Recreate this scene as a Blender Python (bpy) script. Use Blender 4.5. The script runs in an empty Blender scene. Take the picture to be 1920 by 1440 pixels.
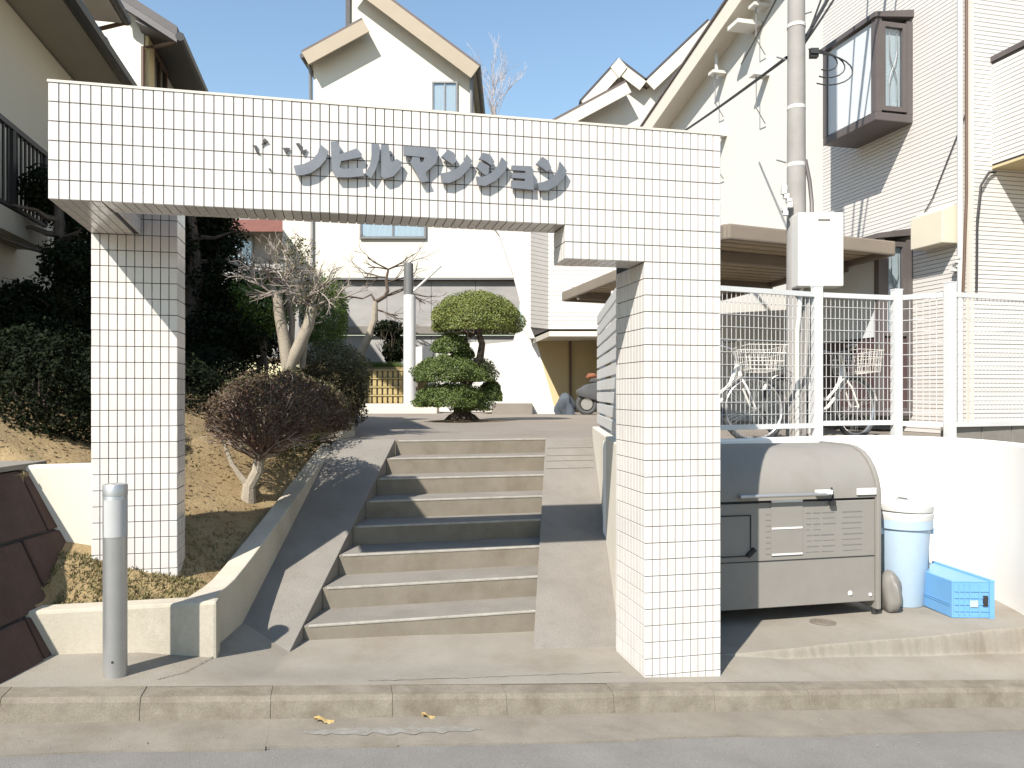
import bpy, bmesh, math, random
import numpy as np
from mathutils import Vector, Matrix, Euler

random.seed(7); rng = np.random.default_rng(7)
scene = bpy.context.scene
col = scene.collection
R = math.radians

# ------------------------------------------------------------------ camera
F, H, HY = 1442.0, 1.73, 738.0          # focal length (px of a 1920 wide frame), eye height, horizon row
cam = bpy.data.cameras.new('camera'); camo = bpy.data.objects.new('camera', cam); col.objects.link(camo)
cam.sensor_fit = 'HORIZONTAL'; cam.sensor_width = 36.0; cam.lens = 36.0 * F / 1920.0
camo.location = (0, 0, H); camo.rotation_euler = (R(90), 0, 0)
cam.shift_y = (HY - 720.0) / 1920.0; cam.clip_start = 0.05; cam.clip_end = 2000
scene.camera = camo
# ------------------------------------------------------------------ light
SUN_AZ, SUN_EL = 29.6, 43.0             # light travels towards azimuth (right of view axis), elevation
d_l = Vector((math.sin(R(SUN_AZ)) * math.cos(R(SUN_EL)), math.cos(R(SUN_AZ)) * math.cos(R(SUN_EL)), -math.sin(R(SUN_EL))))
sl = bpy.data.lights.new('sun', 'SUN'); sl.energy = 5.0; sl.angle = R(0.53); sl.color = (1.0, 0.945, 0.865)
so = bpy.data.objects.new('sun', sl); col.objects.link(so); so.location = (-10, -15, 20)
so.rotation_euler = d_l.to_track_quat('-Z', 'Y').to_euler()
world = bpy.data.worlds.new('World'); scene.world = world; world.use_nodes = True
wn = world.node_tree.nodes; wl = world.node_tree.links
bg = wn['Background']; sky = wn.new('ShaderNodeTexSky'); sky.sky_type = 'NISHITA'; sky.sun_disc = False
sky.sun_elevation = R(SUN_EL); sky.sun_rotation = R(180 + SUN_AZ)
sky.air_density = 1.6; sky.dust_density = 0.2; sky.ozone_density = 3.5
wl.new(sky.outputs[0], bg.inputs[0]); bg.inputs[1].default_value = 0.105
scene.view_settings.view_transform = 'Standard'; scene.view_settings.look = 'None'
scene.view_settings.gamma = 1.0; scene.view_settings.use_curve_mapping = False
scene.view_settings.exposure = 0.8

# ------------------------------------------------------------------ materials
def mat(name, c, rough=0.8, c2=None, scale=6.0, amt=0.5, bump=0.0, bscale=60.0, metal=0.0, spec=0.5,
        fine=0.0, fscale=200.0, stain=None, stain_scale=1.3, stain_amt=0.5, coat=0.0, island=0.0, trans=0.0, stretch=None):
    m = bpy.data.materials.new(name); m.use_nodes = True
    nt = m.node_tree; N = nt.nodes; L = nt.links
    b = N['Principled BSDF']; b.inputs['Roughness'].default_value = rough
    b.inputs['Metallic'].default_value = metal; b.inputs['Specular IOR Level'].default_value = spec
    b.inputs['Coat Weight'].default_value = coat
    geo = N.new('ShaderNodeNewGeometry'); pos = geo.outputs['Position']
    if stretch:
        mp = N.new('ShaderNodeMapping'); mp.inputs['Scale'].default_value = stretch; L.new(pos, mp.inputs[0]); pos2 = mp.outputs[0]
    else: pos2 = pos
    def noise(sc, det=5.0, p=None, ro=0.6):
        n = N.new('ShaderNodeTexNoise'); n.inputs['Scale'].default_value = sc; n.inputs['Detail'].default_value = det
        n.inputs['Roughness'].default_value = ro
        L.new(p or pos2, n.inputs['Vector']); return n.outputs['Fac']
    def mix(a, bb, fac, mode='MIX'):
        x = N.new('ShaderNodeMix'); x.data_type = 'RGBA'; x.blend_type = mode
        for s, v in ((0, fac), (6, a), (7, bb)):
            if isinstance(v, (int, float)): x.inputs[s].default_value = v
            elif isinstance(v, tuple): x.inputs[s].default_value = (*v[:3], 1)
            else: L.new(v, x.inputs[s])
        return x.outputs[2]
    def ramp(v, lo, hi, a=0.0, bb=1.0):
        r = N.new('ShaderNodeMapRange'); r.inputs[1].default_value = lo; r.inputs[2].default_value = hi
        r.inputs[3].default_value = a; r.inputs[4].default_value = bb; L.new(v, r.inputs[0]); return r.outputs[0]
    out = tuple(c)
    if c2 is not None:
        out = mix(tuple(c), tuple(c2), ramp(noise(scale), 0.5 - 0.3 / max(amt, .05) * .5, 0.5 + 0.3 / max(amt, .05) * .5))
    if stain is not None:
        out = mix(out, tuple(stain), ramp(noise(stain_scale, 8.0, ro=0.7), 0.5, 0.72, 0, stain_amt))
    if fine > 0:
        out = mix(out, (0.0, 0.0, 0.0), ramp(noise(fscale, 2.0, p=pos), 0.35, 0.7, 0, fine))
    if island > 0:
        out = mix(out, (0.0, 0.0, 0.0), ramp(geo.outputs['Random Per Island'], 0, 1, 0, island))
    if isinstance(out, tuple): b.inputs['Base Color'].default_value = (*out[:3], 1)
    else: L.new(out, b.inputs['Base Color'])
    if bump > 0:
        bn = N.new('ShaderNodeBump'); bn.inputs['Strength'].default_value = bump; bn.inputs['Distance'].default_value = 0.01
        L.new(noise(bscale, 4.0, p=pos), bn.inputs['Height']); L.new(bn.outputs[0], b.inputs['Normal'])
    if trans > 0:
        t = N.new('ShaderNodeBsdfTranslucent'); ms = N.new('ShaderNodeMixShader'); ms.inputs[0].default_value = trans
        if isinstance(out, tuple): t.inputs[0].default_value = (*out[:3], 1)
        else: L.new(out, t.inputs[0])
        o = N['Material Output']; L.new(b.outputs[0], ms.inputs[1]); L.new(t.outputs[0], ms.inputs[2]); L.new(ms.outputs[0], o.inputs[0])
    return m

M = {}
M['asphalt'] = mat('asphalt', (0.196, 0.183, 0.167), .9, (0.248, 0.231, 0.208), 3, .8, bump=.5, bscale=220, fine=.45, fscale=260, stain=(0.209, 0.189, 0.161), stain_scale=.9, stain_amt=.5)
M['gutter'] = mat('gutter_concrete', (0.185, 0.162, 0.129), .9, (0.241, 0.213, 0.170), 4, .8, bump=.25, bscale=150, fine=.2, fscale=180, stain=(0.129, 0.103, 0.069), stain_scale=2.2, stain_amt=.6)
M['kerb'] = mat('kerb_concrete', (0.170, 0.144, 0.107), .92, (0.236, 0.207, 0.160), 9, .8, bump=.3, bscale=110, fine=.2, fscale=120, stain=(0.092, 0.068, 0.041), stain_scale=3.0, stain_amt=.65)
M['apron'] = mat('apron_concrete', (0.236, 0.210, 0.170), .9, (0.282, 0.255, 0.213), 2.2, .8, bump=.3, bscale=120, fine=.16, fscale=160, stain=(0.185, 0.145, 0.098), stain_scale=1.6, stain_amt=.6)
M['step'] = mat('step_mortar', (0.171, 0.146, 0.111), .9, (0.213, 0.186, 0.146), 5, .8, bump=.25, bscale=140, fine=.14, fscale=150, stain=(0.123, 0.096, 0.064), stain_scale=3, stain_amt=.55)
M['nosing'] = mat('pale_nosing', (.36, .34, .30), .9, (.27, .25, .215), 14, .9, bump=.3, bscale=120)  # paler strip along the front edge of each step
M['crackdark'] = mat('crack', (0.090, 0.078, 0.063), .95, (0.135, 0.120, 0.098), 20, .8)
M['smear'] = mat('dried_cement', (.235, .225, .20), .95, (.185, .168, .138), 22, 1.0, bump=.2, bscale=120)
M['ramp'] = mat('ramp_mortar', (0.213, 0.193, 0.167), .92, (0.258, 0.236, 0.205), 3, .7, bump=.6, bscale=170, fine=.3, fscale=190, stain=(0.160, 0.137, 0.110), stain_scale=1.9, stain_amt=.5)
M['yard'] = mat('yard_concrete', (0.199, 0.171, 0.143), .9, (0.236, 0.207, 0.173), 1.2, .8, bump=.2, bscale=80, fine=.12, fscale=90, stain=(0.162, 0.122, 0.095), stain_scale=.7, stain_amt=.5)
M['cream'] = mat('cream_plaster', (0.554, 0.507, 0.420), .85, (0.586, 0.547, 0.468), 2, .6, bump=.12, bscale=90, stain=(0.436, 0.381, 0.293), stain_scale=1.8, stain_amt=.4)
M['planter'] = mat('planter_plaster', (0.414, 0.371, 0.292), .88, (0.471, 0.428, 0.349), 4, .8, bump=.2, bscale=90, fine=.08, fscale=50, stain=(0.243, 0.207, 0.143), stain_scale=2.6, stain_amt=.5, stretch=(1, 1, .45))
M['whitewall'] = mat('white_wall_paint', (.74, .715, .67), .85, (.78, .755, .71), .8, .5, bump=.08, bscale=80)
M['white'] = mat('white_plaster', (0.545, 0.527, 0.488), .85, (0.574, 0.560, 0.525), .8, .5, bump=.08, bscale=80)
M['cream_house'] = mat('cream_stucco', (0.597, 0.564, 0.484), .9, (0.629, 0.597, 0.524), .6, .5, bump=.1, bscale=60)
M['house_buff'] = mat('buff_stucco', (0.558, 0.513, 0.414), .9, (0.594, 0.549, 0.450), .7, .5, bump=.15, bscale=50)  # slightly deeper cream than the cream stucco
M['tile'] = mat('glazed_tile', (0.563, 0.530, 0.494), .16, (0.594, 0.567, 0.540), 5, .6, spec=.55, island=.07, bump=.06, bscale=45)
M['grout'] = mat('dark_grout', (.045, .046, .052), .95, (.065, .064, .066), 8, .6)
M['siding'] = mat('siding_tile', (0.559, 0.531, 0.502), .55, (0.591, 0.570, 0.542), 2, .6, bump=.08, bscale=60)
M['groove'] = mat('siding_groove', (.10, .09, .085), .95, (.13, .12, .11), 4, .6)
M['letter'] = mat('letter_metal', (.17, .175, .19), .42, (.22, .225, .235), 8, .6, metal=.55, bump=.05)
M['letter_shade'] = mat('letter_shadow_dark', (.03, .03, .033), .6, (.05, .05, .05), 20, .5)  # shadow tone beside the glare-washed letters, as a plain dark colour
M['alu'] = mat('brushed_aluminium', (0.400, 0.400, 0.392), .38, (0.448, 0.448, 0.440), 12, .5, metal=.7, bump=.04, bscale=120)
M['lampglass'] = mat('frosted_lens', (0.378, 0.383, 0.378), .3, (0.410, 0.410, 0.404), 6, .5)
M['binpaint'] = mat('bin_paint', (0.210, 0.197, 0.176), .66, (0.229, 0.215, 0.194), 2.2, .6, spec=.25, bump=.04, bscale=40, stain=(0.167, 0.152, 0.129), stain_scale=2.4, stain_amt=.4)
M['bingap'] = mat('rubber_gap_black', (.015, .015, .015), .8, (.025, .025, .025), 8, .5)
M['paper'] = mat('white_label', (0.600, 0.592, 0.568), .7, (0.640, 0.632, 0.608), 8, .5)
M['print'] = mat('faded_print', (0.149, 0.142, 0.132), .7, (0.176, 0.169, 0.159), 10, .5)
M['pail'] = mat('pale_blue_plastic', (0.343, 0.446, 0.541), .42, (0.377, 0.474, 0.561), 4, .6, bump=.03, stain=(0.288, 0.362, 0.432), stain_scale=4, stain_amt=.4)
M['pailwhite'] = mat('white_plastic', (0.533, 0.533, 0.518), .42, (0.504, 0.497, 0.475), 5, .6)
M['crate'] = mat('blue_plastic', (.115, .29, .53), .4, (.145, .33, .57), 5, .6, bump=.05, stain=(.12, .28, .46), stain_scale=5, stain_amt=.6)
M['bag'] = mat('grey_plastic', (0.158, 0.149, 0.134), .5, (0.192, 0.182, 0.163), 9, .7, bump=.2, bscale=30)
M['fence'] = mat('white_powder_coat', (0.519, 0.519, 0.511), .42, (0.546, 0.546, 0.539), 5, .5, stain=(0.420, 0.399, 0.365), stain_scale=3, stain_amt=.35)
M['pole'] = mat('pole_concrete', (0.247, 0.232, 0.217), .8, (0.300, 0.285, 0.266), 3, .7, bump=.12, bscale=70, stain=(0.188, 0.173, 0.158), stain_scale=2, stain_amt=.5)
M['boxwhite'] = mat('cabinet_white', (0.562, 0.547, 0.511), .55, (0.576, 0.565, 0.533), 2, .5, stain=(0.475, 0.446, 0.396), stain_scale=2, stain_amt=.3)
M['beigebox'] = mat('beige_cover', (.54, .49, .385), .55, (.57, .52, .41), 3, .6)
M['brown'] = mat('brown_canopy', (.19, .155, .12), .5, (.23, .19, .15), 3, .6)
M['bouncepanel'] = mat('bounce_lit_sheet', (.38, .30, .20), .55, (.42, .335, .23), 3, .6)  # shelter underside, bounced light put into the tan
M['bay'] = mat('brown_grey_frame', (.085, .07, .068), .45, (.105, .09, .085), 5, .5)
M['bayred'] = mat('maroon_panel', (.055, .03, .03), .6, (.075, .045, .042), 5, .6)
M['sash'] = mat('aluminium_sash', (.16, .16, .16), .4, (.2, .2, .195), 6, .5, metal=.4)
M['curtain'] = mat('curtain', (0.496, 0.512, 0.512), .85, (0.576, 0.584, 0.576), 9, .6, stretch=(6, 6, .2))
M['frost'] = mat('frosted_glass', (.52, .545, .555), .4, (.60, .615, .62), 1.5, .7, spec=.6)
M['black'] = mat('black_iron', (.012, .012, .013), .5, (.02, .02, .02), 8, .5)
M['wire'] = mat('cable_black', (.02, .02, .02), .6, (.03, .03, .03), 8, .5)
M['roofdark'] = mat('dark_roof', (.035, .03, .032), .6, (.05, .045, .045), 4, .6, bump=.2, bscale=30)
M['roofbrown'] = mat('brown_slate', (.09, .07, .065), .7, (.12, .095, .09), 4, .6)
M['roofred'] = mat('red_roof', (0.125, 0.045, 0.030), .75, (0.155, 0.060, 0.043), 5, .7, bump=.3, bscale=20)
M['fascia'] = mat('beige_fascia', (0.310, 0.257, 0.186), .7, (0.341, 0.285, 0.214), 3, .6)
M['whitefascia'] = mat('cream_fascia', (0.540, 0.495, 0.420), .7, (0.570, 0.525, 0.458), 3, .5)
M['soffit'] = mat('soffit_board', (0.304, 0.276, 0.224), .8, (0.336, 0.308, 0.256), 3, .5)
M['retain'] = mat('mossy_block', (0.057, 0.030, 0.023), .95, (0.078, 0.045, 0.035), 5, .8, bump=.5, bscale=50, stain=(0.033, 0.030, 0.021), stain_scale=3, stain_amt=.6)
M['conwall'] = mat('weathered_concrete', (0.264, 0.256, 0.248), .9, (0.320, 0.312, 0.300), 1.2, .7, bump=.15, bscale=30, stain=(0.192, 0.184, 0.172), stain_scale=.9, stain_amt=.6, stretch=(1, 1, 2.2))
M['block'] = mat('concrete_block', (0.168, 0.154, 0.133), .92, (0.210, 0.193, 0.168), 5, .8, bump=.3, bscale=60, stain=(0.119, 0.105, 0.084), stain_scale=3, stain_amt=.5)
M['yellowblock'] = mat('yellow_block', (0.320, 0.248, 0.103), .9, (0.371, 0.298, 0.146), 6, .8, bump=.2, bscale=40, stain=(0.243, 0.174, 0.073), stain_scale=4, stain_amt=.5)
M['soil'] = mat('dry_soil', (.24, .165, .08), .97, (.32, .235, .12), 5, .9, bump=1.0, bscale=45, fine=.3, fscale=70, stain=(.15, .13, .05), stain_scale=2.2, stain_amt=.6)
M['drygrass'] = mat('dry_grass', (.22, .19, .075), .9, (.30, .25, .12), 9, .8, island=.5, trans=.2)
M['grass'] = mat('green_grass', (.07, .13, .02), .9, (.12, .17, .035), 9, .8, island=.5, trans=.25)
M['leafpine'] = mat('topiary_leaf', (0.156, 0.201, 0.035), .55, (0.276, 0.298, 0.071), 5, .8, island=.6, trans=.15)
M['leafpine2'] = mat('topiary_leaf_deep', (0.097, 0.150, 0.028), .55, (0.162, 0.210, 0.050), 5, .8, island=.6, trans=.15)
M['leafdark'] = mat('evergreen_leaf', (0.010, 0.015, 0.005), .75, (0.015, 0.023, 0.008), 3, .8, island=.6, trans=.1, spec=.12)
M['leafbush'] = mat('bush_leaf', (0.094, 0.106, 0.035), .6, (0.150, 0.131, 0.056), 3, .8, island=.6, trans=.15)
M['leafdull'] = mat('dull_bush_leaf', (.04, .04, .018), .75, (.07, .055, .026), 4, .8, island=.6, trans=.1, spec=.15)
M['leafgreen'] = mat('shrub_leaf', (0.098, 0.169, 0.026), .5, (0.156, 0.234, 0.039), 3, .8, island=.6, trans=.2)
M['leafred'] = mat('russet_leaf', (.085, .05, .026), .7, (.12, .075, .04), 6, .8, island=.6, trans=.15)
M['bark'] = mat('grey_bark', (.25, .21, .16), .95, (.33, .29, .23), 12, .8, bump=.8, bscale=60, stain=(.14, .11, .08), stain_scale=6, stain_amt=.6)
M['barkdark'] = mat('dark_bark', (.07, .05, .038), .95, (.11, .085, .065), 12, .8, bump=.8, bscale=60)
M['twigred'] = mat('russet_twig', (.105, .058, .042), .9, (.15, .09, .07), 9, .7)
M['twiggrey'] = mat('grey_twig', (.27, .22, .18), .9, (.34, .29, .25), 9, .7)
M['twighaze'] = mat('hazed_twig', (.36, .33, .33), .9, (.42, .39, .39), 9, .7)  # distance haze put into the twig colour
M['deadlitter'] = mat('leaf_litter', (.19, .12, .055), .9, (.27, .18, .09), 20, .8, island=.4)
M['deadleaf'] = mat('dead_leaf', (.42, .27, .08), .8, (.50, .36, .16), 20, .8)
M['rubber'] = mat('tyre', (.05, .05, .05), .8, (.07, .07, .07), 9, .5)
M['chrome'] = mat('bike_metal', (.50, .49, .47), .3, (.55, .54, .52), 9, .5, metal=.8)
M['bikewhite'] = mat('bike_paint', (.64, .60, .54), .35, (.68, .64, .58), 9, .5)
M['tan'] = mat('tan_plaster', (.50, .40, .22), .85, (.55, .45, .26), 1.2, .6)
M['doorbrown'] = mat('brown_door', (.10, .06, .04), .6, (.13, .08, .055), 6, .6)
M['iron'] = mat('cast_iron', (.13, .11, .09), .75, (.18, .15, .12), 30, .8, bump=.5, bscale=70)
M['jeans'] = mat('blue_cover', (0.053, 0.066, 0.083), .9, (0.073, 0.086, 0.102), 8, .8, bump=.4, bscale=20)
M['scooter'] = mat('scooter_paint', (.06, .06, .065), .3, (.09, .09, .09), 5, .5)
M['orange'] = mat('orange_cloth', (0.173, 0.054, 0.023), .8, (0.200, 0.077, 0.039), 9, .7)

# glass panes reflect the sky over a dim interior
def glass_mat():
    m = bpy.data.materials.new('window_glass'); m.use_nodes = True
    N = m.node_tree.nodes; L = m.node_tree.links; o = N['Material Output']
    g = N.new('ShaderNodeBsdfGlossy'); g.inputs['Roughness'].default_value = .02; g.inputs[0].default_value = (.9, .95, 1, 1)
    t = N.new('ShaderNodeBsdfTransparent'); t.inputs[0].default_value = (.86, .9, .92, 1)
    mx = N.new('ShaderNodeMixShader'); mx.inputs[0].default_value = .09; L.new(t.outputs[0], mx.inputs[1]); L.new(g.outputs[0], mx.inputs[2])
    L.new(mx.outputs[0], o.inputs[0]); return m
M['glass'] = glass_mat()

# ------------------------------------------------------------------ helpers
ORG = {}
def P(px, py, Y): return Vector(((px - 960) / F * Y, Y, H - (py - HY) / F * Y))
def PX(px, Y): return (px - 960) / F * Y
def PZ(py, Y): return H - (py - HY) / F * Y
GA = R(12.6); g = Vector((math.cos(GA), math.sin(GA), 0)); n = Vector((-math.sin(GA), math.cos(GA), 0)); UP = Vector((0, 0, 1))
G0 = Vector((-2.371, 3.93, 0))
def G(u, v, z): return G0 + g * u + n * v + UP * z
def pixel_on_gate(px, py, v=0.0):                       # the point of the gate's front plane behind a pixel
    d = Vector(((px - 960) / F, 1, -(py - HY) / F)); o = Vector((0, 0, H)); p0 = G(0, v, 0)
    return o + d * ((p0 - o).dot(n) / d.dot(n))

def tag(o, label=None, cat=None, group=None, kind=None):
    if label: o['label'] = label
    if cat: o['category'] = cat
    if group: o['group'] = group
    if kind: o['kind'] = kind
    return o
def thing(name, label, cat, loc=(0, 0, 0), group=None):
    o = bpy.data.objects.new(name, None); col.objects.link(o); o.location = loc; o.empty_display_size = .1
    ORG[o] = Vector(loc); return tag(o, label, cat, group)

class MB:
    def __init__(s): s.v = []; s.f = []
    def add(s, vs, fs):
        k = len(s.v); s.v += [tuple(x) for x in vs]; s.f += [tuple(i + k for i in f) for f in fs]; return s
    def box(s, c, sx, sy, sz, ax=None, ay=None, az=None):       # centre, full sizes, axes
        ax = ax or Vector((1, 0, 0)); ay = ay or Vector((0, 1, 0)); az = az or UP; c = Vector(c)
        vs = [c + ax * (i * sx / 2) + ay * (j * sy / 2) + az * (k * sz / 2) for i in (-1, 1) for j in (-1, 1) for k in (-1, 1)]
        return s.add(vs, [(0, 1, 3, 2), (4, 6, 7, 5), (0, 4, 5, 1), (2, 3, 7, 6), (0, 2, 6, 4), (1, 5, 7, 3)])
    def span(s, a, b, w, h, up=UP):                              # a bar from a to b
        a = Vector(a); b = Vector(b); d = (b - a); l = d.length; d.normalize(); side = d.cross(up)
        if side.length < 1e-4: side = d.cross(Vector((1, 0, 0)))
        side.normalize(); u2 = side.cross(d)
        return s.box((a + b) / 2, l, w, h, d, side, u2)
    def prism(s, poly, ext):                                     # polygon (3D points) pushed along ext
        k = len(poly); ext = Vector(ext); vs = [Vector(p) for p in poly]; vs += [p + ext for p in vs]
        fs = [tuple(range(k - 1, -1, -1)), tuple(range(k, 2 * k))] + [(i, (i + 1) % k, k + (i + 1) % k, k + i) for i in range(k)]
        return s.add(vs, fs)
    def tube(s, path, r, k=8, cap=True):
        path = [Vector(p) for p in path]; m_ = len(path); rs = r if isinstance(r, (list, tuple)) else [r] * m_
        base = len(s.v); prev = None
        for i, p in enumerate(path):
            t = (path[min(i + 1, m_ - 1)] - path[max(i - 1, 0)])
            if t.length < 1e-9: t = UP.copy()
            t.normalize()
            if prev is None: a = t.cross(UP if abs(t.z) < .95 else Vector((1, 0, 0)))
            else: a = prev - t * prev.dot(t)
            if a.length < 1e-6: a = t.cross(Vector((1, 0, 0)))
            a.normalize(); prev = a; b = t.cross(a)
            for j in range(k):
                q = 2 * math.pi * j / k; s.v.append(tuple(p + (a * math.cos(q) + b * math.sin(q)) * rs[i]))
        for i in range(m_ - 1):
            for j in range(k):
                s.f.append((base + i * k + j, base + i * k + (j + 1) % k, base + (i + 1) * k + (j + 1) % k, base + (i + 1) * k + j))
        if cap and k > 2:
            s.f.append(tuple(base + j for j in range(k - 1, -1, -1))); s.f.append(tuple(base + (m_ - 1) * k + j for j in range(k)))
        return s
    def lathe(s, c, prof, k=32, ax=UP, cap=True):
        c = Vector(c); a = ax.cross(Vector((1, 0, 0)) if abs(ax.x) < .9 else Vector((0, 1, 0))).normalized(); b = ax.cross(a)
        base = len(s.v)
        for r, h in prof:
            for j in range(k):
                q = 2 * math.pi * j / k; s.v.append(tuple(c + ax * h + (a * math.cos(q) + b * math.sin(q)) * r))
        for i in range(len(prof) - 1):
            for j in range(k):
                s.f.append((base + i * k + j, base + i * k + (j + 1) % k, base + (i + 1) * k + (j + 1) % k, base + (i + 1) * k + j))
        if cap:
            s.f.append(tuple(base + j for j in range(k - 1, -1, -1))); s.f.append(tuple(base + (len(prof) - 1) * k + j for j in range(k)))
        return s
    def build(s, name, m, parent=None, smooth=False, bevel=0.0, org=None, tri=False):
        me = bpy.data.meshes.new(name)
        vs = np.array(s.v, dtype=float)
        if parent is not None: off = ORG[parent]
        elif org is not None: off = Vector(org)
        else: off = Vector(((vs[:, 0].min() + vs[:, 0].max()) / 2, (vs[:, 1].min() + vs[:, 1].max()) / 2, vs[:, 2].min()))
        vs = vs - np.array(off)
        me.from_pydata(vs.tolist(), [], s.f)
        bm = bmesh.new(); bm.from_mesh(me)
        bmesh.ops.recalc_face_normals(bm, faces=bm.faces)
        if bevel > 0:
            es = [e for e in bm.edges if len(e.link_faces) == 2 and e.calc_face_angle(0) > .5]
            bmesh.ops.bevel(bm, geom=es, offset=bevel, segments=2, affect='EDGES', clamp_overlap=True, profile=.6)
        if tri: bmesh.ops.triangulate(bm, faces=bm.faces)
        bm.to_mesh(me); bm.free()
        me.materials.append(m)
        if smooth:
            for p in me.polygons: p.use_smooth = True
            me.set_sharp_from_angle(angle=R(38))
        o = bpy.data.objects.new(name, me); col.objects.link(o)
        if parent is not None: o.parent = parent; ORG[o] = ORG[parent]
        else: o.location = off; ORG[o] = off
        return o

def bulk(name, V, Fq, m, parent=None, org=None, smooth=False):   # big numpy meshes of quads
    me = bpy.data.meshes.new(name); off = ORG[parent] if parent is not None else Vector(org or (0, 0, 0))
    V = V - np.array(off); nv = len(V); nf = len(Fq); k = Fq.shape[1]
    me.vertices.add(nv); me.vertices.foreach_set('co', V.astype(np.float32).ravel())
    me.loops.add(nf * k); me.loops.foreach_set('vertex_index', Fq.astype(np.int32).ravel())
    me.polygons.add(nf); me.polygons.foreach_set('loop_start', np.arange(0, nf * k, k, dtype=np.int32))
    me.update(calc_edges=True); me.materials.append(m)
    if smooth: me.shade_smooth()
    else: me.shade_flat()
    o = bpy.data.objects.new(name, me); col.objects.link(o)
    if parent is not None: o.parent = parent; ORG[o] = ORG[parent]
    else: o.location = off; ORG[o] = off
    return o

def copy_tree(o, parent=None):
    c = o.copy(); col.objects.link(c); c.parent = parent; ORG[c] = ORG[o]
    for ch in list(o.children): copy_tree(ch, c)
    return c

def leaf_quads(pts, nrm, size, spread=.9, aspect=.55):
    k = len(pts); d = nrm + rng.normal(0, spread, (k, 3)); d /= np.linalg.norm(d, axis=1)[:, None] + 1e-9
    a = np.cross(d, rng.normal(0, 1, (k, 3))); a /= np.linalg.norm(a, axis=1)[:, None] + 1e-9
    b = np.cross(d, a); s = (size * rng.uniform(.6, 1.35, k))[:, None]
    V = np.empty((k, 4, 3)); V[:, 0] = pts - a * s * .5; V[:, 1] = pts + b * s * aspect * .5 + d * s * .08
    V[:, 2] = pts + a * s * .5; V[:, 3] = pts - b * s * aspect * .5 + d * s * .08
    return V.reshape(-1, 3), np.arange(k * 4).reshape(-1, 4)
def blob_points(c, r, k, shell=.72, flat=None, lump=.12, gaps=0.0):
    """points in the outer shell of a lumpy ellipsoid; flat cuts the underside at that share of its radius"""
    c = np.array(c); r = np.array(r); out = []; nn = []; tot = 0
    ph = rng.uniform(0, 6.28, 9)
    while tot < k:
        d = rng.normal(0, 1, (k, 3)); d /= np.linalg.norm(d, axis=1)[:, None]
        az = np.arctan2(d[:, 1], d[:, 0])
        wob = 1 + lump * (np.sin(3 * az + ph[0] + 4 * d[:, 2]) * .5 + np.sin(7 * az + ph[1] - 5 * d[:, 2]) * .35 + np.sin(11 * d[:, 2] + ph[2] + 5 * az) * .3)
        rad = rng.uniform(shell ** 3, 1, k) ** (1 / 3) * wob
        p = d * rad[:, None]
        keep = np.ones(k, bool)
        if flat is not None: keep &= p[:, 2] > flat
        if gaps > 0:
            keep &= (np.sin(9 * d[:, 0] + ph[3]) * np.sin(8 * d[:, 1] + ph[4]) * np.sin(7 * d[:, 2] + ph[5]) + rng.uniform(-.3, .3, k)) > -1 + gaps * 1.35 - .35
        out.append((p * r + c)[keep]); nn.append(d[keep]); tot += keep.sum()
    return np.concatenate(out)[:k], np.concatenate(nn)[:k]
def crown(name, blobs, size, m, parent, lump=.12, spread=.9, aspect=.55):
    ps, ns = [], []
    for b in blobs:
        p, q = blob_points(b['c'], b['r'], b['n'], b.get('shell', .72), b.get('flat'), b.get('lump', lump), b.get('gaps', 0)); ps.append(p); ns.append(q)
    V, Fq = leaf_quads(np.concatenate(ps), np.concatenate(ns), size, spread, aspect)
    return bulk(name, V, Fq, m, parent)
def wiggle(a, b, k=5, amp=.06, sag=0.0):
    a = Vector(a); b = Vector(b); L_ = (b - a).length; out = []
    for i in range(k + 1):
        t = i / k; w = amp * L_ * math.sin(math.pi * t)
        out.append(a.lerp(b, t) + Vector((random.uniform(-1, 1), random.uniform(-1, 1), random.uniform(-1, 1))) * w + UP * (-sag * 4 * t * (1 - t)))
    return out
def twigs(mb, base, direction, length, r, depth, spread=.6, k=4, kids=3, upb=.15, shrink=.66):
    base = Vector(base); d = Vector(direction).normalized(); pts = [base]; p = base.copy()
    for i in range(3):
        d2 = (d + Vector((random.gauss(0, .14), random.gauss(0, .14), random.gauss(0, .14) + upb * .2))).normalized()
        p = p + d2 * length / 3; pts.append(p.copy()); d = d2
    mb.tube(pts, [r, r * .88, r * .76, r * .62], k=max(3, k), cap=False)
    if depth > 0:
        for _ in range(kids):
            e = Vector((random.gauss(0, 1), random.gauss(0, 1), random.gauss(0, 1))).normalized()
            nd = (d + e * spread + UP * upb).normalized()
            st = pts[random.choice((1, 2, 3, 3))]
            twigs(mb, st, nd, length * random.uniform(shrink * .8, shrink * 1.15), r * .6, depth - 1, spread, 3, kids, upb, shrink)

def interp(x, tab):
    if x <= tab[0][0]: return tab[0][1]
    for (a, b), (c, d) in zip(tab, tab[1:]):
        if x <= c: return b + (d - b) * (x - a) / (c - a)
    return tab[-1][1]
def sstep(t): t = max(0, min(1, t)); return t * t * (3 - 2 * t)

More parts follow.
